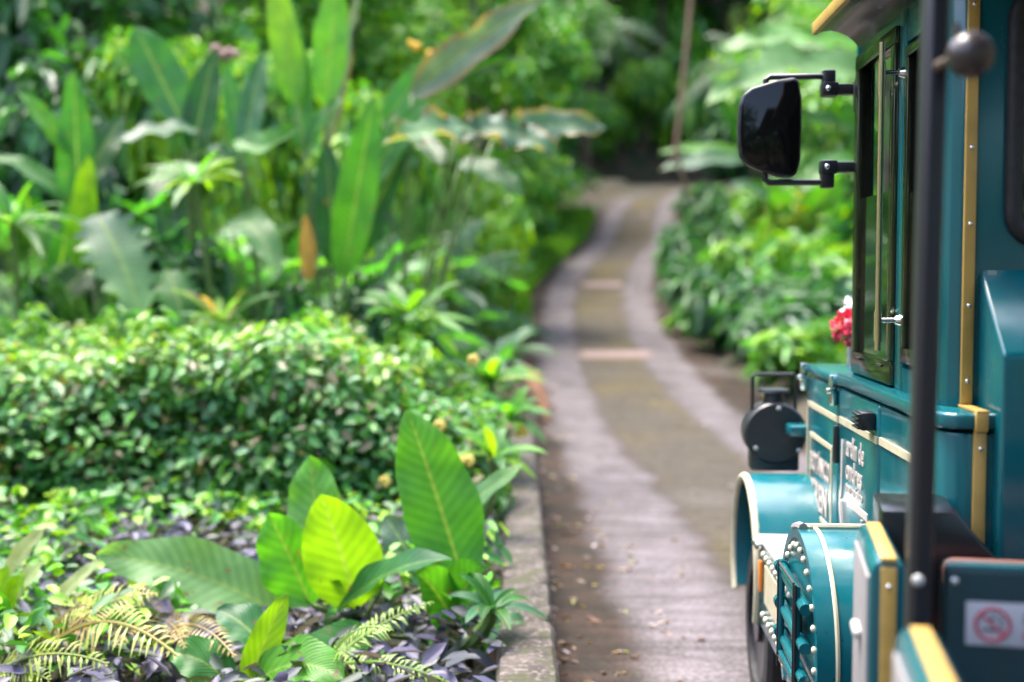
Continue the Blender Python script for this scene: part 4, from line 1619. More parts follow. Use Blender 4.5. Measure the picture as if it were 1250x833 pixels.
# ------------------------------------------------------------------ thicket behind the hedge: the plants one can tell apart
UPF = (0, -0.55, 0.85)
FR = (0.15, -1, 0.15)
paddle_plant("heliconia", "heliconia with one bright upright stalk and a side leaf, far along the hedge", "heliconia", gz(-4.6, 11), [
    dict(b=(98, 300, 11), t=(90, 85, 11), w=0.36, c='mid', up=0.0, facing=FR, fold=0.25),
    dict(b=(98, 330, 10.8), t=(108, 190, 10.7), w=0.26, c='bright', tc='lime', up=0.0, facing=FR, fold=0.3),
    dict(b=(88, 190, 11), t=(22, 112, 10.8), w=0.24, c='bright', up=0.10, facing=UPF),
    dict(b=(100, 230, 11), t=(150, 140, 11.4), w=0.3, c='dark', up=0.05, facing=FR),
    dict(b=(90, 250, 11), t=(-10, 190, 10.8), w=0.25, c='mid', up=0.2, facing=UPF),
])
paddle_plant("heliconia", "heliconia with one broad blue-green oblong leaf leaning to the road", "heliconia", gz(-3.6, 11.6), [
    dict(b=(228, 165, 11.6), t=(165, 32, 11.6), w=0.46, c='blue', tc='mid', up=0.03, facing=(0.3, -1, 0.5), wide=0.6),
    dict(b=(242, 158, 11.4), t=(142, 172, 10.9), w=0.30, c='blue', tc='grey', up=0.10, facing=UPF, wave=0.1),
    dict(b=(235, 190, 11.5), t=(262, 60, 11.8), w=0.32, c='dark', up=0.03, facing=FR),
    dict(b=(230, 200, 11.5), t=(180, 250, 11), w=0.3, c='dark', up=0.2, facing=UPF),
])
paddle_plant("heliconia", "heliconia with a white-sheened leaf hanging like a boat", "heliconia", gz(-2.75, 11), [
    dict(b=(290, 170, 11), t=(365, 150, 10.6), w=0.30, c='pale', tc='mid', up=-0.35, facing=(0.1, -0.8, 0.6), fold=0.5),  # pale base colour stands in for the white sheen
    dict(b=(297, 185, 11), t=(320, 65, 11.4), w=0.24, c='blue', up=0.0, facing=FR),
    dict(b=(300, 200, 11.2), t=(275, 75, 11.4), w=0.2, c='mid', up=0.0, facing=FR),
    dict(b=(282, 270, 11), t=(342, 335, 10.5), w=0.34, c='mid', tc='pale', up=0.35, facing=(0.3, -0.8, 0.5), wave=0.1, label="oval leaf hanging down with a pale tip"),
    dict(b=(300, 210, 11.2), t=(250, 180, 11), w=0.28, c='dark', up=0.2, facing=UPF),
])
paddle_plant("bird_of_paradise", "tall bird of paradise with bright erect blades and one curled brown leaf", "bird of paradise", gz(-2.15, 10.8), [
    dict(b=(362, 130, 10.9), t=(332, -40, 11), w=0.28, c='bright', tc='lime', up=0.0, facing=FR),
    dict(b=(372, 190, 10.9), t=(352, -10, 11.2), w=0.24, c='mid', up=0.0, facing=FR),
    dict(b=(398, 130, 10.9), t=(412, -40, 11), w=0.33, c='bright', up=0.0, facing=(-0.1, -1, 0.2)),
    dict(b=(395, 190, 11.2), t=(440, -20, 11.6), w=0.16, c='grey', ec='brown', up=0.0, facing=(0.6, -1, 0.2), tatter=0.2),
    dict(b=(418, 342, 10.6), t=(456, 118, 10.6), w=0.36, c='bright', tc='mid', up=0.02, facing=(0.2, -1, 0.25), fold=0.25, label="broad bright upright leaf in front of the others"),
    dict(b=(410, 330, 10.7), t=(398, 170, 10.9), w=0.3, c='dark', up=0.0, facing=FR),
    dict(b=(425, 330, 10.9), t=(500, 170, 11.2), w=0.26, c='dark', up=0.05, facing=FR),
    dict(b=(440, 240, 10.9), t=(520, 120, 11.3), w=0.24, c='mid', up=0.05, facing=FR),
    dict(b=(375, 180, 10.9), t=(420, 120, 10.9), w=0.22, c='mid', up=0.2, facing=UPF),
    dict(b=(376, 345, 10.4), t=(372, 262, 10.3), w=0.14, c='brown', up=0.1, facing=(0.5, -1, 0.3), fold=0.5, label="curled brown dead leaf"),
])
paddle_plant("bird_of_paradise", "bird of paradise with a long grey-green blade slanting over the road edge", "bird of paradise", gz(-1.75, 12), [
    dict(b=(500, 118, 12), t=(664, -4, 11.4), w=0.44, c='grey', tc='grey', up=0.03, facing=(0.3, -0.9, 0.5), ec='brown', tatter=0.15, label="long grey-green blade with a brown edge"),
    dict(b=(470, 150, 12), t=(540, 60, 12.4), w=0.28, c='mid', up=0.03, facing=FR),
    dict(b=(520, 110, 12.1), t=(632, 70, 12), w=0.18, c='dark', up=0.05, facing=FR),
])
paddle_plant("bird_of_paradise", "bird of paradise with wind torn leaves spread flat, browned along the edges", "bird of paradise", gz(-1.55, 11.2), [
    dict(b=(590, 160, 11.2), t=(468, 176, 10.3), w=0.42, c='grey', tc='pale', ec='brown', up=0.12, facing=(0, -0.85, 0.55), tatter=0.45, wave=0.15),
    dict(b=(555, 165, 11.2), t=(680, 190, 10.9), w=0.46, c='grey', tc='blue', ec='brown', up=0.25, facing=(0, -0.85, 0.5), tatter=0.45, wave=0.15),
    dict(b=(600, 170, 11.8), t=(740, 156, 12.2), w=0.42, c='blue', tc='grey', ec='tan', up=0.12, facing=(0, -0.85, 0.5), tatter=0.3, wave=0.1),
    dict(b=(560, 200, 11.5), t=(640, 240, 11.3), w=0.3, c='dark', up=0.2, facing=UPF),
    dict(b=(540, 200, 11.5), t=(500, 160, 12), w=0.22, c='dark', up=0.1, facing=UPF),
])


def split_leaf():
    base = gz(-4.0, 10.4)
    root = empty("split_leaf_philodendron", base, "philodendron with one big silvery lobed leaf over the hedge", "philodendron")
    rr = random.Random(5)
    for (bx, by, tx, ty, Y, w, c) in ((118, 262, 175, 392, 10.2, 0.66, 'grey'), (205, 330, 230, 420, 10.6, 0.42, 'mid'), (110, 330, 60, 380, 10.8, 0.4, 'dark')):
        mb = MB()
        a, e = pt(bx, by, Y + 0.2) - base, pt(tx, ty, Y - 0.2) - base
        leaf_between(mb, a, e, w, up=0.15, facing=(0.25, -0.85, 0.5), col=vary(G[c], 0.1, rr), fold=0.15, wave=0.03, rr=rr, n=15, lobed=True, tipcol=G['pale'] if c == 'grey' else None)
        mb.mi = 1
        mb.tube(bez(Vector((0, 0, 0)), a * 0.6 + Vector((0, 0, 0.4)), a, 8), 0.018, 6)
        mb.build("leaf", [BIGLEAF, STEM], root, leafy=True)


split_leaf()


def rosette(label, centre, n, L, W, cols, rr, name="dracaena", cat="dracaena", ground=None, droop=0.5):
    base = ground
    root = empty(name, base, label, cat)
    c0 = Vector(centre) - base
    mb = MB()
    mb.tube(bez(Vector((0, 0, 0)), c0 * 0.5 + Vector((0.1, 0, 0.05)), c0, 8), [0.035] * 5 + [0.028] * 4, 8)
    mb.build("stem", STEM, root)
    for k in range(n):
        a = 2 * math.pi * k / n + rr.uniform(-0.3, 0.3)
        el = rr.uniform(-0.25, 1.1)
        d = Vector((math.cos(a) * math.cos(el), math.sin(a) * math.cos(el), math.sin(el)))
        mb = MB()
        ln = L * rr.uniform(0.7, 1.1)
        leaf_between(mb, c0, c0 + d * ln + Vector((0, 0, -droop * ln * 0.5)), W, up=0.25, facing=(0, -0.3, 1), col=vary(rr.choice(cols), 0.2, rr), rr=rr, n=7, fold=0.3, wave=0)
        mb.build("leaf", BIGLEAF, root, leafy=True)
    return root


r5 = random.Random(21)
rosette("spidery pale dracaena head leaning out of the thicket", pt(238, 225, 10.6), 18, 0.55, 0.085, [G['pale'], G['lime'], G['bright']], r5, ground=gz(-3.2, 10.9))
rosette("spidery dracaena with narrow pale leaves at the end of the hedge", pt(15, 275, 10.3), 20, 0.75, 0.08, [G['pale'], G['bright'], G['mid']], r5, ground=gz(-4.9, 10.5))
rosette("low dracaena with long yellowish straps just above the hedge", pt(270, 400, 10.2), 16, 0.65, 0.07, [G['pale'], G['lime'], G['tan']], r5, ground=gz(-3.0, 10.4))
rosette("broad leaved screw pine with pale shining straps at the road end of the hedge", pt(500, 400, 9.8), 22, 0.62, 0.13, [G['bright'], G['mid'], G['pale']], r5, name="screw_pine", cat="screw pine", ground=gz(-1.45, 10.0))
rosette("small strap leaved plant with bright blades beside the wall's far end", pt(600, 470, 9.6), 14, 0.5, 0.12, [G['bright'], G['mid'], G['lime']], r5, name="screw_pine", cat="strap plant", ground=gz(-0.95, 9.8))
rosette("strap leaved plant spilling over the road edge", pt(612, 440, 13.5), 14, 0.75, 0.13, [G['dark'], G['mid'], G['blue']], r5, name="screw_pine", cat="strap plant", ground=gz(-1.15, 13.6))


def palm(label, base, n, L, W, col, rr, trunk_h=0.3, name="palm", cat="palm", el=(0.3, 1.3), droop=0.5, tipcol=None, sag=0.55):
    root = empty(name, base, label, cat)
    mb = MB()
    mb.tube([(0, 0, -0.1), (0.02, 0, trunk_h * 0.5), (0, 0, trunk_h)], [0.11, 0.09, 0.08], 10)
    mb.build("trunk", BARK, root)
    for k in range(n):
        a = 2.4 * k + rr.uniform(-0.3, 0.3)
        e = rr.uniform(*el)
        ln = L * rr.uniform(0.8, 1.1)
        d = Vector((math.cos(a) * math.cos(e), math.sin(a) * math.cos(e), math.sin(e)))
        mb = MB()
        frond(mb, Vector((0, 0, trunk_h)), Vector((0, 0, trunk_h)) + d * ln + Vector((0, 0, -sag * ln * math.cos(e))), W, up=0.32, col=vary(col, 0.18, rr), rr=rr, droop=droop, leafw=0.20, n=30, tipcol=tipcol)
        mb.build("frond", LEAF, root, smooth=False, leafy=True)
    return root


rp = random.Random(9)
palm("dark feathery palm drooping beside the bright grass bank", gz(-2.5, 15.0), 18, 1.9, 0.75, (0.026, 0.090, 0.034), rp, 0.9)
palm("dark feathery palm standing behind the torn bird of paradise", gz(-2.1, 18.0), 16, 1.8, 0.7, (0.030, 0.095, 0.036), rp, 1.2)
palm("big dark palm of fine drooping fronds leaning towards the road past the hedge", gz(-1.95, 15.6), 24, 2.0, 0.8, (0.016, 0.070, 0.030), rp, 1.0, droop=0.8)
palm("dark palm of fine fronds under the wind torn leaves", gz(-2.3, 13.4), 20, 1.55, 0.7, (0.018, 0.075, 0.030), rp, 0.9, droop=0.8)
palm("low dark palm at the road end of the hedge", gz(-1.75, 12.6), 14, 1.25, 0.6, (0.028, 0.095, 0.030), rp, 0.5)
palm("olive palm with ragged fronds just over the hedge's end away from the road", gz(-5.4, 12.0), 14, 1.8, 0.6, (0.05, 0.12, 0.03), rp, 0.9)
palm("narrow leaved palm in the gap between two heliconias", gz(-3.3, 12.6), 12, 1.5, 0.5, (0.05, 0.12, 0.035), rp, 0.8)

# ------------------------------------------------------------------ filler clumps in the thicket
def heliconia_variant(n, L, rr, cols, arch=False):
    root = empty("heliconia", (0, 0, -50), "x", "heliconia")
    for k in range(n):
        a = rr.uniform(0, 6.28)
        e = rr.uniform(0.6, 1.3) if arch else rr.uniform(0.75, 1.5)
        st = L * rr.uniform(0.5, 1.2)
        o = Vector((rr.uniform(-0.25, 0.25), rr.uniform(-0.25, 0.25), 0))
        d = Vector((math.cos(a) * math.cos(e), math.sin(a) * math.cos(e), math.sin(e)))
        b = o + d * st
        e2 = e - rr.uniform(0.0, 0.9) - (0.9 if rr.random() < 0.4 or arch else 0)
        d2 = Vector((math.cos(a) * math.cos(e2), math.sin(a) * math.cos(e2), math.sin(e2)))
        mb = MB()
        leaf_between(mb, b, b + d2 * L * rr.uniform(0.8, 1.2), L * rr.uniform(0.22, 0.30), up=0.28 if arch else 0.08, facing=(-d2.x * 0.8, -d2.y * 0.8 - 0.3, 0.9), col=vary(rr.choice(cols), 0.2, rr), rr=rr, tatter=0.35 if arch else 0.10, wave=0.10, edgecol=G['tan'] if arch and rr.random() < 0.35 else None)
        mb.mi = 1
        mb.tube(bez(o, o + (b - o) * 0.5 + Vector((0, 0, 0.08)), b, 6), 0.02, 6)
        mb.build("leaf", [BIGLEAF, STEM], root, leafy=True)
    return root


rh = random.Random(33)
HV = [heliconia_variant(9, 1.15, rh, [G['mid'], G['dark'], G['bright'], G['blue']]), heliconia_variant(8, 1.35, rh, [G['mid'], G['dark'], G['dark']]), heliconia_variant(10, 0.95, rh, [G['bright'], G['mid'], G['lime']])]
HV.append(heliconia_variant(11, 1.35, rh, [G['mid'], G['bright'], G['blue'], G['pale'], G['mid']], arch=True))
FILL = [
    (-5.6, 13.0, 1, 1.15, "dark heliconia clump behind the olive palm"),
    (-4.3, 13.2, 0, 1.2, "tall heliconia clump behind the bright upright stalk"),
    (-3.5, 13.8, 1, 1.2, "dark heliconia clump behind the broad blue-green leaf"),
    (-2.6, 13.4, 1, 1.1, "dark heliconia clump behind the boat-shaped hanging leaf"),
    (-3.1, 14.2, 0, 1.1, "heliconia clump behind the tall bird of paradise"),
    (-6.6, 14.5, 1, 1.3, "tallest dark heliconia clump at the thicket's end away from the road"),
    (-5.0, 10.6, 2, 0.85, "low bright heliconia clump by the narrow leaved dracaena"),
    (-3.75, 10.6, 1, 0.7, "short dark heliconia clump under the silvery lobed leaf"),
    (-2.4, 10.3, 0, 0.7, "short heliconia clump just behind the middle of the hedge"),
    (-5.4, 16.0, 0, 1.5, "big heliconia clump under the trees behind the thicket"),
    (-4.0, 16.0, 1, 1.5, "big dark heliconia clump under the trees in the thicket's middle"),
    (-2.9, 16.4, 2, 1.4, "big bright heliconia clump under the trees near the feathery palms"),
]
for i, (x, y, v, s, lb) in enumerate(FILL):
    copy_thing(HV[v], gz(x, y, 0.05), rh.uniform(0, 6.28), s, lb, "heliconia clumps filling the thicket")
palm("fine leaved palm hanging over the middle of the hedge", gz(-2.9, 10.9), 16, 1.25, 0.42, (0.05, 0.15, 0.03), rp, 0.7, droop=0.8)
palm("fine leaved pale palm over the hedge by the curled brown leaf", gz(-2.2, 10.5), 14, 1.0, 0.40, (0.08, 0.19, 0.03), rp, 0.45, droop=0.8)
palm("fine leaved palm crowding the silvery lobed leaf", gz(-4.35, 10.7), 16, 1.2, 0.42, (0.04, 0.13, 0.03), rp, 0.7, droop=0.8)
palm("shaggy palm behind the spidery dracaena head", gz(-3.5, 12.0), 16, 1.5, 0.45, (0.05, 0.14, 0.03), rp, 1.3, droop=0.8)
palm("shaggy palm over the outer end of the hedge", gz(-5.3, 10.9), 16, 1.4, 0.45, (0.07, 0.17, 0.04), rp, 0.9, droop=0.8)
for i, (x, y, v, s, lb) in enumerate((
    (-5.5, 11.2, 3, 0.95, "clump of arching torn leaves beside the outer end of the hedge"),
    (-4.75, 11.6, 3, 1.15, "clump of arching torn leaves behind the bright upright stalk"),
    (-4.0, 12.6, 3, 1.35, "tall clump of arching torn leaves over the silvery lobed leaf"),
    (-3.3, 11.3, 3, 0.9, "clump of arching torn leaves around the spidery dracaena head"),
    (-3.1, 12.0, 3, 0.9, "clump of arching torn leaves above the boat-shaped leaf"),
    (-3.1, 13.3, 3, 1.0, "clump of arching torn leaves behind the broad bright upright leaf"),
    (-6.3, 12.6, 3, 1.4, "tall clump of arching torn leaves by the olive palm"),
    (-4.7, 15.2, 3, 1.5, "largest clump of arching torn leaves, under the sunlit trees"),
    (-4.55, 10.3, 1, 0.62, "short heliconia clump beside the silvery lobed leaf, away from the road"),
    (-3.15, 10.9, 0, 0.8, "heliconia clump hiding the spidery dracaena's stem"),
    (-2.6, 11.6, 1, 0.9, "heliconia clump between the boat-shaped leaf and the curled brown leaf"),
    (-2.6, 12.2, 2, 0.7, "bright heliconia clump behind the broad upright leaf"),
    (-3.95, 11.9, 1, 1.0, "heliconia clump filling the gap behind the spidery dracaena"),
    (-5.1, 12.0, 0, 1.05, "heliconia clump beside the bright upright stalk, away from the road"),
    (-2.9, 12.6, 1, 1.05, "dark heliconia clump right behind the boat-shaped leaf's plant"),
)):
    copy_thing(HV[v], gz(x, y, 0.05), rh.uniform(0, 6.28), s, lb, "heliconia clumps filling the thicket")
for r in HV:
    for c in list(r.children):
        bpy.data.objects.remove(c)
    bpy.data.objects.remove(r)


# ------------------------------------------------------------------ shrubs and trees
def shrub_variant(kind, seed, cols, L, asp, n, mat=LEAF, h=1.0):
    rr = np.random.default_rng(seed)
    root = empty(kind, (0, 0, -60), "x", "shrub")
    cs = []
    for k in range(11):
        a = rr.uniform(0, 6.28)
        r = rr.uniform(0.05, 0.55)
        cs.append((r * math.cos(a), r * math.sin(a), rr.uniform(0.28, 0.86) * h, rr.uniform(0.22, 0.38), rr.uniform(0.22, 0.38), rr.uniform(0.16, 0.30) * h))
    v, c = cloud(n, cs, L, asp, cols, rr, up=0.7, out=0.6, shell=0.4)
    cloud_obj("foliage", v, c, mat, root)
    mb = MB()
    for k in range(9):
        q = cs[k]
        mb.tube([(q[0] * 0.2, q[1] * 0.2, -0.05), (q[0] * 0.6, q[1] * 0.6, q[2] * 0.5), (q[0], q[1], q[2])], [0.025, 0.017, 0.007], 6)
    mb.build("stem", BARK, root)
    return root


SV = {
    'ginger': shrub_variant("ginger_shrub", 1, [G['bright'], G['bright'], G['lime'], G['mid'], (0.06, 0.20, 0.03)], 0.30, 0.26, 1500),
    'ginger2': shrub_variant("ginger_shrub", 2, [G['mid'], G['dark'], G['blue'], G['blue'], G['dark'], (0.03, 0.10, 0.04)], 0.32, 0.24, 1500),
    'small': shrub_variant("leafy_shrub", 3, [G['bright'], G['mid'], G['lime']], 0.10, 0.55, 5200),
    'darks': shrub_variant("leafy_shrub", 4, [G['dark'], G['mid'], G['deep']], 0.13, 0.5, 4200),
    'lime': shrub_variant("leafy_shrub", 5, [G['lime'], G['bright'], (0.16, 0.30, 0.03)], 0.12, 0.45, 3500),
    'croton': shrub_variant("croton_shrub", 6, [(0.35, 0.36, 0.02), G['lime'], G['bright']], 0.22, 0.32, 1400),
}
rs = random.Random(77)


def shrub(v, x, y, s, lb, group=None, dz=0.0):
    return copy_thing(SV[v], gz(x, y, 0.05) + Vector((0, 0, dz)), rs.uniform(0, 6.28), s, lb, group)


RB = "shrubs along the east edge of the road"
for v, x, y, s, lb in (
    ('ginger2', 3.95, 18.6, (1.7, 1.7, 1.5), "dark green ginger shrub on the bank just ahead of the lamp"),
    ('ginger2', 3.90, 21.2, (1.5, 1.5, 1.5), "ginger shrub with arching dark blades overhanging the road edge above the lamp"),
    ('ginger', 5.45, 20.6, (2.0, 1.8, 2.1), "tall ginger shrub beside the cab door under the mirror arm"),
    ('ginger', 4.30, 23.6, (1.6, 1.6, 1.9), "bright ginger shrub bulging towards the road in the middle of the bank"),
    ('ginger', 5.85, 24.4, (2.1, 1.8, 2.4), "tall bright ginger shrub behind the flower vase"),
    ('ginger', 3.90, 26.8, (1.5, 1.5, 1.7), "yellow-green ginger shrub at the tight part of the bend"),
    ('croton', 4.70, 25.6, (1.0, 1.0, 2.5), "bright yellow croton poking out of the bank below the mirror"),
    ('ginger', 5.40, 28.0, (1.9, 1.9, 2.2), "bright ginger shrub behind the yellow croton"),
    ('ginger2', 3.90, 30.5, (1.4, 1.4, 1.6), "mid green ginger shrub where the road narrows"),
    ('small', 5.10, 31.5, (2.0, 1.8, 2.4), "round small leaved shrub behind the narrow part of the road"),
    ('ginger', 5.55, 34.5, (1.7, 1.7, 1.6), "ginger shrub low beside the upper bend"),
    ('ginger2', 7.10, 35.0, (2.2, 2.0, 2.6), "broad ginger shrub above the upper bend"),
    ('small', 6.10, 39.0, (1.7, 1.7, 1.6), "light green shrub at the top of the bank near the upper bend"),
    ('ginger', 7.80, 41.0, (2.2, 2.2, 2.2), "ginger shrub furthest up the bank"),
    ('croton', 4.60, 29.0, (0.9, 0.9, 1.7), "lime croton low on the bank past the yellow one"),
):
    shrub(v, x, y, s, lb, RB)
LB = "shrubs behind the thicket and along the west edge of the road"
for v, x, y, s, lb in (
    ('darks', -4.70, 10.9, (0.9, 0.7, 1.5), "low dark shrub at the foot of the bright upright stalk"),
    ('small', -3.40, 10.5, (0.8, 0.6, 1.15), "low bright shrub under the spidery dracaena head"),
    ('darks', -2.50, 10.9, (0.9, 0.6, 1.5), "low dark shrub under the boat-shaped leaf"),
    ('darks', -1.70, 11.3, (0.7, 0.6, 1.5), "low dark shrub at the foot of the broad bright leaf"),
    ('small', -1.20, 11.0, (0.6, 0.6, 1.0), "low bright shrub between the screw pine and the road"),
    ('darks', -3.80, 11.5, (1.0, 0.7, 1.9), "dark shrub under the blue-green oblong leaf"),
    ('lime', -1.80, 14.6, (0.7, 0.7, 2.0), "lime shrub shining in front of the feathery palms"),
    ('small', 3.20, 58.5, (2.6, 2.4, 4.5), "leafy shrub at the back of the hollow past the road's crest"),
    ('small', 1.00, 57.5, (2.2, 2.0, 3.4), "dull green shrub facing the road's crest"),
    ('ginger', 5.60, 59.0, (2.6, 2.4, 5.2), "green shrub behind the liana past the crest"),
    ('ginger2', 7.60, 55.0, (2.4, 2.2, 3.4), "drooping dark shrub where the road vanishes to the east"),
    ('small', 4.40, 62.0, (3.4, 2.4, 8.0), "tall dull green shrub high in the dark hollow"),
    ('lime', -1.90, 21.0, (1.1, 1.1, 2.3), "lime leaved shrub glowing above the feathery palms"),
    ('small', -2.05, 24.5, (1.9, 1.6, 3.6), "bright small leaved shrub over the torn leaves"),
    ('darks', -2.10, 28.5, (1.7, 1.6, 3.6), "dark rounded shrub at the end of the grass bank"),
    ('darks', -1.20, 34.5, (1.5, 1.5, 2.8), "dark shrub overhanging the bend from the west"),
    ('small', -3.60, 19.0, (2.2, 1.8, 4.6), "sunlit small leaved shrub behind the slanting grey blade"),
    ('lime', -2.50, 22.0, (2.0, 1.7, 5.2), "tall yellowish shrub with orange blooms behind the slanting blade"),
    ('small', -5.20, 19.5, (2.3, 1.9, 5.2), "tall bright shrub behind the bird of paradise"),
    ('small', -6.80, 18.5, (2.5, 2.0, 5.2), "tall shrub behind the blue-green heliconia"),
    ('darks', -8.40, 18.0, (2.5, 2.0, 5.6), "tall dark shrub at the thicket's outer end"),
    ('darks', -10.00, 19.0, (2.6, 2.2, 5.6), "dark shrub furthest out behind the thicket"),
    ('small', -1.60, 39.0, (1.9, 1.9, 3.8), "light green shrub on the bank at the upper bend"),
    ('darks', -0.90, 43.5, (1.8, 1.8, 3.6), "dark shrub beside the road just before its crest"),
    ('small', -3.20, 32.0, (2.6, 2.2, 5.6), "tall shrub of shining leaves behind the grass bank"),
    ('darks', -7.20, 14.8, (1.8, 1.6, 3.6), "dark shrub beside the olive palm"),
    ('lime', -4.90, 17.2, (1.0, 1.0, 4.6), "lime shrub peeping high between the heliconias"),
):
    shrub(v, x, y, s, lb, LB)

for i, yy in enumerate((17.6, 19.4, 21.0, 22.8, 24.4, 26.2, 28.0, 30.0, 32.0, 34.2, 39.5, 42.0, 44.5)):
    xx = float(sm_interp(yy, RY, RX) + sm_interp(yy, RY, RW) / 2) + (0.72 if yy < 36 else 0.95)
    shrub('ginger2' if i % 4 else 'ginger', xx, yy, (1.2, 1.3, 1.0 + 0.12 * (i % 4)), "low ginger plant spilling onto the east edge of the paving", "low ginger plants lining the paving")
rosette("bright strap plant leaning over the kerb wall beside the tall banana leaf", pt(602, 560, 7.0), 12, 0.34, 0.07, [G['bright'], G['mid'], G['lime']], r5, name="screw_pine", cat="strap plant", ground=gz(-0.62, 7.1))
rosette("dark strap plant leaning on the kerb wall below the banana leaves", pt(600, 745, 5.0), 11, 0.26, 0.06, [G['mid'], G['dark'], G['blue']], r5, name="screw_pine", cat="strap plant", ground=gz(-0.52, 5.05))
rosette("strap plant arching over the kerb wall where the hedge ends", pt(622, 512, 8.9), 14, 0.45, 0.09, [G['bright'], G['mid']], r5, name="screw_pine", cat="strap plant", ground=gz(-0.70, 8.9))

# yellow flowers in the shrub behind the slanting blade
fl = empty("yellow_blossom_spray", pt(515, 78, 13.4), "spray of orange-yellow blossoms between the erect blades and the slanting grey blade", "blossom")
for px, py in ((506, 57), (528, 68), (534, 72), (522, 80), (516, 86), (540, 66)):
    mb = MB()
    p = pt(px, py, 13.4) - fl.location
    mb.ball(p, 0.045, n=6, m=4)
    for j in range(5):
        mb.ball(p + Vector((rs.uniform(-.05, .05), rs.uniform(-.05, .05), rs.uniform(-.04, .04))), 0.035, n=6, m=4)
    mb.build("bloom", PETAL_Y, fl)
mb = MB()
mb.tube(bez(gz(-2.0, 13.4) - fl.location, Vector((-0.2, 0, -1.2)), Vector((0, 0, 0)), 8), 0.012, 6)
mb.build("stalk", STEM, fl)
fl2 = empty("pink_bract_spray", pt(262, 60, 12.4), "spray of faded pink bracts high above the blue-green leaf", "blossom")
for px, py in ((262, 60), (258, 68), (272, 66), (285, 66)):
    mb = MB()
    p = pt(px, py, 12.4) - fl2.location
    mb.ball(p, 0.05, n=6, m=4)
    for j in range(5):
        mb.ball(p + Vector((rs.uniform(-.05, .05), rs.uniform(-.05, .05), rs.uniform(-.06, .04))), 0.032, n=6, m=4)
    mb.build("bract", PETAL_P, fl2)
mb = MB()
mb.tube(bez(gz(-3.4, 12.4) - fl2.location, Vector((-0.2, 0, -1.2)), Vector((0, 0, 0)), 8), 0.014, 6)
mb.build("stalk", STEM, fl2)

# ------------------------------------------------------------------ right bank: big banana leaves and tree fern
paddle_plant("banana_plant", "banana plant with huge pale leaves arching behind the mirror", "banana plant", gz(5.6, 19.0), [
    dict(b=(1060, 95, 18.6), t=(862, 128, 17.2), w=0.95, c='pale', tc='pale', up=0.22, facing=(0.1, -0.7, 0.7), tatter=0.25, wave=0.08, label="huge pale leaf arching over the mirror"),
    dict(b=(1055, 60, 19.0), t=(880, 60, 18.6), w=0.8, c='bright', tc='pale', up=0.15, facing=(0.1, -0.6, 0.8), tatter=0.2),
    dict(b=(1050, 165, 18.8), t=(960, 140, 18.3), w=0.5, c='dark', up=0.1, facing=UPF),
    dict(b=(1055, 200, 19.0), t=(975, 235, 18.3), w=0.55, c='mid', tc='pale', up=0.25, facing=UPF),
    dict(b=(1060, 60, 19.5), t=(1010, -60, 19.5), w=0.6, c='mid', up=0.1, facing=FR),
])
paddle_plant("banana_plant", "banana plant with a flat silvery leaf held out over the road behind the vine", "banana plant", gz(4.7, 29.5), [
    dict(b=(930, 196, 29.3), t=(806, 208, 28.4), w=0.75, c='blue', tc='grey', up=0.10, facing=UPF, label="flat silvery leaf"),
    dict(b=(920, 188, 29.5), t=(805, 186, 29.2), w=0.5, c='bright', up=0.08, facing=UPF),
    dict(b=(930, 190, 29.5), t=(880, 110, 29.5), w=0.8, c='mid', up=0.05, facing=FR),
    dict(b=(940, 200, 29.5), t=(1000, 120, 29.5), w=0.8, c='mid', up=0.05, facing=FR),
    dict(b=(940, 200, 29.5), t=(950, 90, 29.8), w=0.8, c='bright', up=0.05, facing=FR),
])
paddle_plant("banana_plant", "banana plant with upright green blades on the bank under the mirror", "banana plant", gz(5.2, 26.0), [
    dict(b=(960, 290, 25.4), t=(945, 225, 25.2), w=0.65, c='bright', up=0.0, facing=FR),
    dict(b=(975, 300, 25.4), t=(960, 235, 25.6), w=0.6, c='mid', up=0.0, facing=FR),
    dict(b=(955, 260, 25.4), t=(890, 225, 24.8), w=0.6, c='blue', tc='grey', up=0.2, facing=UPF),
    dict(b=(985, 270, 25.4), t=(1030, 210, 25.4), w=0.7, c='bright', up=0.05, facing=FR),
    dict(b=(985, 280, 25.4), t=(1040, 265, 25.0), w=0.6, c='mid', tc='pale', up=0.2, facing=UPF),
])
palm("tall tree fern hanging light fronds above the mirror", gz(5.6, 22.5), 16, 3.0, 1.2, (0.09, 0.22, 0.05), rp, 4.6, name="tree_fern", cat="tree fern", el=(-0.1, 0.9), droop=0.35, sag=0.35)
palm("tree fern with drooping grey fronds at the crest of the road", gz(7.2, 50.0), 15, 4.2, 1.6, (0.07, 0.14, 0.075), rp, 5.0, name="tree_fern", cat="tree fern", el=(-0.1, 0.9), droop=0.6)
palm("tree fern of silvery fronds behind the bend", gz(0.6, 56.0), 15, 4.4, 1.7, (0.08, 0.15, 0.085), rp, 6.5, name="tree_fern", cat="tree fern", el=(-0.1, 0.9), droop=0.6)
palm("tree fern in the dark hollow behind the vine", gz(4.2, 60.0), 14, 4.2, 1.6, (0.05, 0.12, 0.05), rp, 8.0, name="tree_fern", cat="tree fern", el=(-0.1, 0.9), droop=0.6)

vn = empty("hanging_vine", pt(822, 200, 27.5), "thin pale brown liana hanging by the road's upper bend", "vine")
mb = MB()
vp = [pt(x, y, 27.5) - vn.location for x, y in ((822, 200), (826, 175), (832, 120), (838, 60), (843, 0), (846, -60), (860, -160))]
mb.tube(vp, [0.03, 0.048, 0.052, 0.05, 0.05, 0.05, 0.05], 8)
mb.build("vine_stem", PALEBARK, vn)
mb = MB()
mb.tube([vp[1], vp[1] + Vector((0.1, 0.1, -0.6)), vp[1] + Vector((0.35, 0.2, -1.2))], [0.06, 0.045, 0.03], 6)
mb.build("vine_root", PALEBARK, vn)


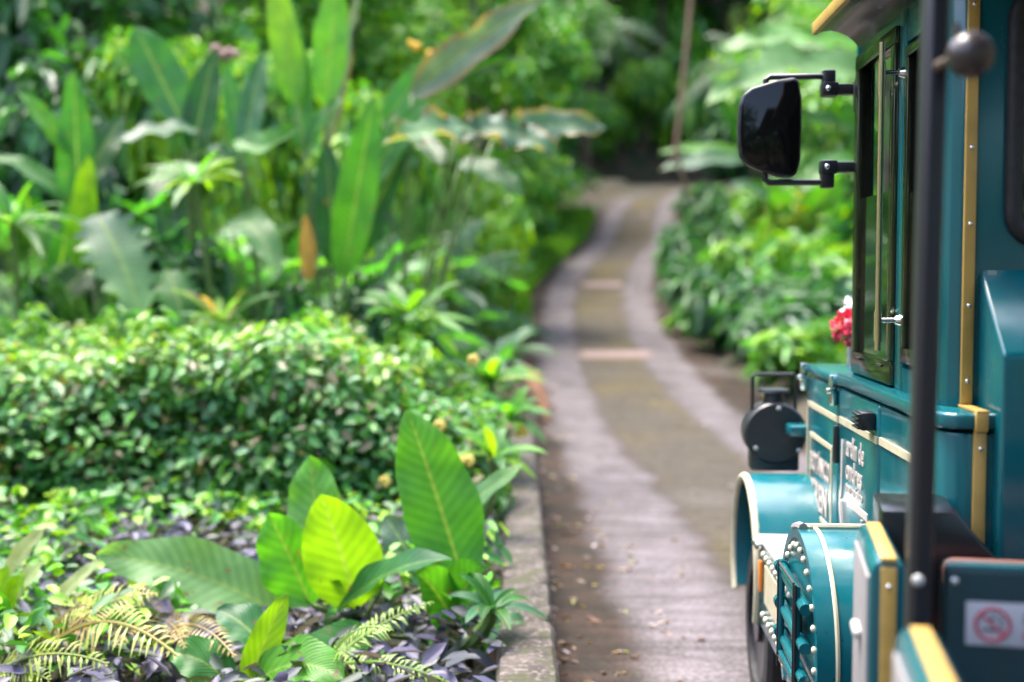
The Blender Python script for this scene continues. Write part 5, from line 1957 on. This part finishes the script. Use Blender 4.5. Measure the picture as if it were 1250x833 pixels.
def tree(label, x, y, H, crown_w, cols, seed, n=5200, L=0.42, name="jungle_tree", bark=BARK, low=0.3):
    rr = np.random.default_rng(seed)
    base = gz(x, y, 0.1)
    root = empty(name, base, label, "tree")
    mb = MB()
    lean = rr.uniform(-0.4, 0.4)
    mb.tube([(0, 0, -0.3), (lean * 0.3, 0, H * 0.3), (lean, 0, H * 0.62), (lean * 1.2, 0, H * 0.9)], [H * 0.020, H * 0.015, H * 0.011, H * 0.004], 10)
    cs = []
    for k in range(26):
        a = rr.uniform(0, 6.28)
        zz = rr.uniform(low, 0.97)
        r = crown_w * rr.uniform(0.15, 1.0) * math.sqrt(max(0.08, 1 - ((zz - 0.6) / 0.48) ** 2))
        c = (lean + r * math.cos(a), r * math.sin(a), zz * H, crown_w * rr.uniform(0.26, 0.44), crown_w * rr.uniform(0.26, 0.44), H * rr.uniform(0.05, 0.10))
        cs.append(c)
        if k < 14:
            z0 = max(0.2, zz - 0.22) * H
            mb.tube([(lean * 0.6, 0, z0), (c[0] * 0.5 + lean * 0.3, c[1] * 0.5, (z0 + c[2]) / 2), c[:3]], [H * 0.007, H * 0.005, H * 0.002], 6)
    mb.build("trunk", bark, root)
    v, c = cloud(n, cs, L, 0.45, cols, rr, up=0.6, out=0.6, shell=0.25)
    cloud_obj("crown", v, c, LEAF, root)
    return root


DK = [G['dark'], G['deep'], G['mid'], (0.015, 0.06, 0.02)]
MD = [G['mid'], G['dark'], G['bright']]
BR = [G['bright'], G['mid'], G['lime'], (0.05, 0.19, 0.02)]
for lb, x, y, H, cw, cols, sd in (
    ("slim sunlit tree of small bright leaves over the torn leaves", -2.3, 25.5, 8.0, 1.9, BR, 21),
    ("sunlit tree of bright leaves between the slanting grey blade and the bend", -2.2, 33.0, 9.5, 2.3, BR, 22),
    ("sunlit tree behind the erect blades of the tall bird of paradise", -4.4, 22.5, 8.0, 2.2, BR, 23),
    ("half shaded tree leaning over the bend from the west", -0.9, 41.0, 9.0, 2.6, MD, 24),
    ("bright tree over the huge pale leaves of the east bank", 6.8, 28.5, 9.5, 2.8, BR, 25),
    ("jungle tree over the crest of the road", 3.0, 64, 17, 6.5, MD, 1),
    ("dark jungle tree with a thin trunk just past the road's crest", 8.0, 62, 16, 6, DK, 2),
    ("broad dark jungle tree beyond the crest, behind the tree ferns", -2.5, 66, 18, 7, DK, 3),
    ("tall jungle tree of mixed greens on the west bank above the bend", -5.5, 46, 14, 5.0, MD, 4),
    ("tall jungle tree behind the tall shining shrub", -6.0, 36, 13, 4.8, MD, 5),
    ("tall shady jungle tree behind the thicket, third from the road", -7.5, 28, 12, 4.6, MD, 6),
    ("deep green jungle tree behind the thicket's middle", -9.5, 24, 11, 4.4, MD, 7),
    ("deep green jungle tree behind the thicket's outer end", -13.0, 24, 12, 5.0, DK, 8),
    ("bright jungle tree above the east bank, behind the tree fern", 9.0, 34, 13, 5.0, [G['bright'], G['mid'], G['lime']], 9),
    ("jungle tree above the east bank, near the upper bend", 10.0, 46, 15, 5.5, MD, 10),
    ("jungle tree behind the huge pale banana leaves", 9.0, 26, 11, 4.2, [G['bright'], G['mid'], G['mid']], 11),
    ("jungle tree on the east bank level with the cab", 11.5, 20, 11, 4.4, MD, 12),
    ("jungle tree on the slope behind the cab roof", 14.0, 30, 14, 5.5, MD, 13),
    ("dark jungle tree closing the view past the west bank", -8.5, 58, 18, 7, DK, 14),
    ("dark jungle tree closing the view past the east bank", 13.0, 60, 18, 7, DK, 15),
):
    tree(lb, x, y, H, cw, cols, sd, low=0.06 if y > 55 else 0.12, n=8000 if y > 40 else 7000, L=0.5 if y > 41.5 else (0.2 if sd > 20 else 0.34))
for r in SV.values():
    for c in list(r.children):
        bpy.data.objects.remove(c)
    bpy.data.objects.remove(r)

# far slope: a wood that reads as one mass
rr = np.random.default_rng(99)
cs = []
for k in range(420):
    x = rr.uniform(-60, 60)
    y = rr.uniform(66, 100) if abs(x) < 22 else rr.uniform(20, 95)
    cs.append((x, y, terrain_z(x, y) + rr.uniform(0.5, 7), rr.uniform(1.8, 3.2), rr.uniform(1.8, 3.2), rr.uniform(1.5, 2.6)))
for k in range(150):
    x = rr.uniform(-34, 36)
    y = rr.uniform(-40, -11)
    cs.append((x, y, rr.uniform(0.5, 9.5), rr.uniform(1.6, 2.8), rr.uniform(1.6, 2.8), rr.uniform(1.4, 2.4)))
v, c = cloud(52000, cs, 0.9, 0.5, DK, rr, up=0.6, out=0.6, shell=0.3)
tag(cloud_obj("hillside_forest", v, c, LEAF), kind="stuff")

# bright grass bank on the west edge of the bend, litter on the road
rr = np.random.default_rng(5)
n = 16000
y = rr.uniform(23, 44, n)
cx = np.array([sm_interp(a, RY, RX) - sm_interp(a, RY, RW) / 2 for a in y])
x = cx - 0.05 - rr.random(n) ** 1.3 * 2.0
P = np.array([(a, b, terrain_z(a, b)) for a, b in zip(x, y)])
az2 = rr.uniform(0, 6.28, n)
h = rr.uniform(0.10, 0.34, n)
d = np.stack([np.cos(az2), np.sin(az2), np.zeros(n)], 1)
tipv = P + d * (h * 0.5)[:, None] + np.array([0, 0, 1]) * h[:, None]
s = np.stack([-np.sin(az2), np.cos(az2), np.zeros(n)], 1) * 0.022
midv = P + d * (h * 0.15)[:, None] + np.array([0, 0, 1]) * (h * 0.6)[:, None]
v = np.stack([P, P * 0.5 + midv * 0.5 + s, midv + s * 0.8, tipv, midv - s * 0.8, P * 0.5 + midv * 0.5 - s], 1).reshape(-1, 3)
cc = np.array([G['bright'], G['lime'], G['mid']])[rr.choice(3, n)] * (0.8 + 0.5 * rr.random(n))[:, None]
tag(cloud_obj("grass", v, np.repeat(cc, 6, axis=0), LEAF_DULL), kind="stuff")

n = 1000
y = rr.uniform(4.2, 26, n)
u = np.where(rr.random(n) < 0.84, -1.74 + rr.random(n) ** 2 * 0.7, rr.uniform(-1.6, 1.6, n))
x = np.array([sm_interp(a, RY, RX) for a in y]) + u
cs = [(a, b, road_z(b) + 0.014, 0.02, 0.02, 0.006) for a, b in zip(x, y)]
v, c = cloud(len(cs), cs, 0.06, 0.5, [(0.13, 0.065, 0.035), (0.10, 0.045, 0.028), (0.16, 0.11, 0.05), (0.12, 0.07, 0.04), (0.16, 0.17, 0.03), (0.08, 0.05, 0.03), (0.30, 0.24, 0.26), (0.07, 0.035, 0.02)], rr, up=3.0, out=0.0, weights=np.ones(len(cs)))
tag(cloud_obj("fallen_leaves", v, c, LEAF_DULL), kind="stuff")

# a dry curled palm sheath and a few weeds at the wall's foot
wd = empty("wall_weed", Vector((0.02, 4.62, 0.004)), "small grey-green weed rooted in the crack at the wall's foot", "weed")
mb = MB()
rw2 = random.Random(4)
for k in range(12):
    a = rw2.uniform(0, 6.28)
    leaf_between(mb, Vector((0, 0, 0)), Vector((math.cos(a) * 0.09, math.sin(a) * 0.09, rw2.uniform(0.03, 0.12))), 0.03, up=0.2, col=vary(G['grey'], 0.3, rw2), rr=rw2, n=5)
mb.build("leaf_tuft", LEAF_DULL, wd, leafy=True)
ds = empty("dry_leaf", pt(660, 480, 15.5), "long dry brown leaf hanging over the road edge past the wall", "dry leaf")
mb = MB()
leaf_between(mb, Vector((-0.25, 0, 0.35)), Vector((0.12, -0.5, -0.35)), 0.22, up=0.2, col=(0.30, 0.17, 0.10), facing=(0.5, -0.7, 0.4), fold=0.5)
mb.build("leaf_blade", DEAD, ds, leafy=True)
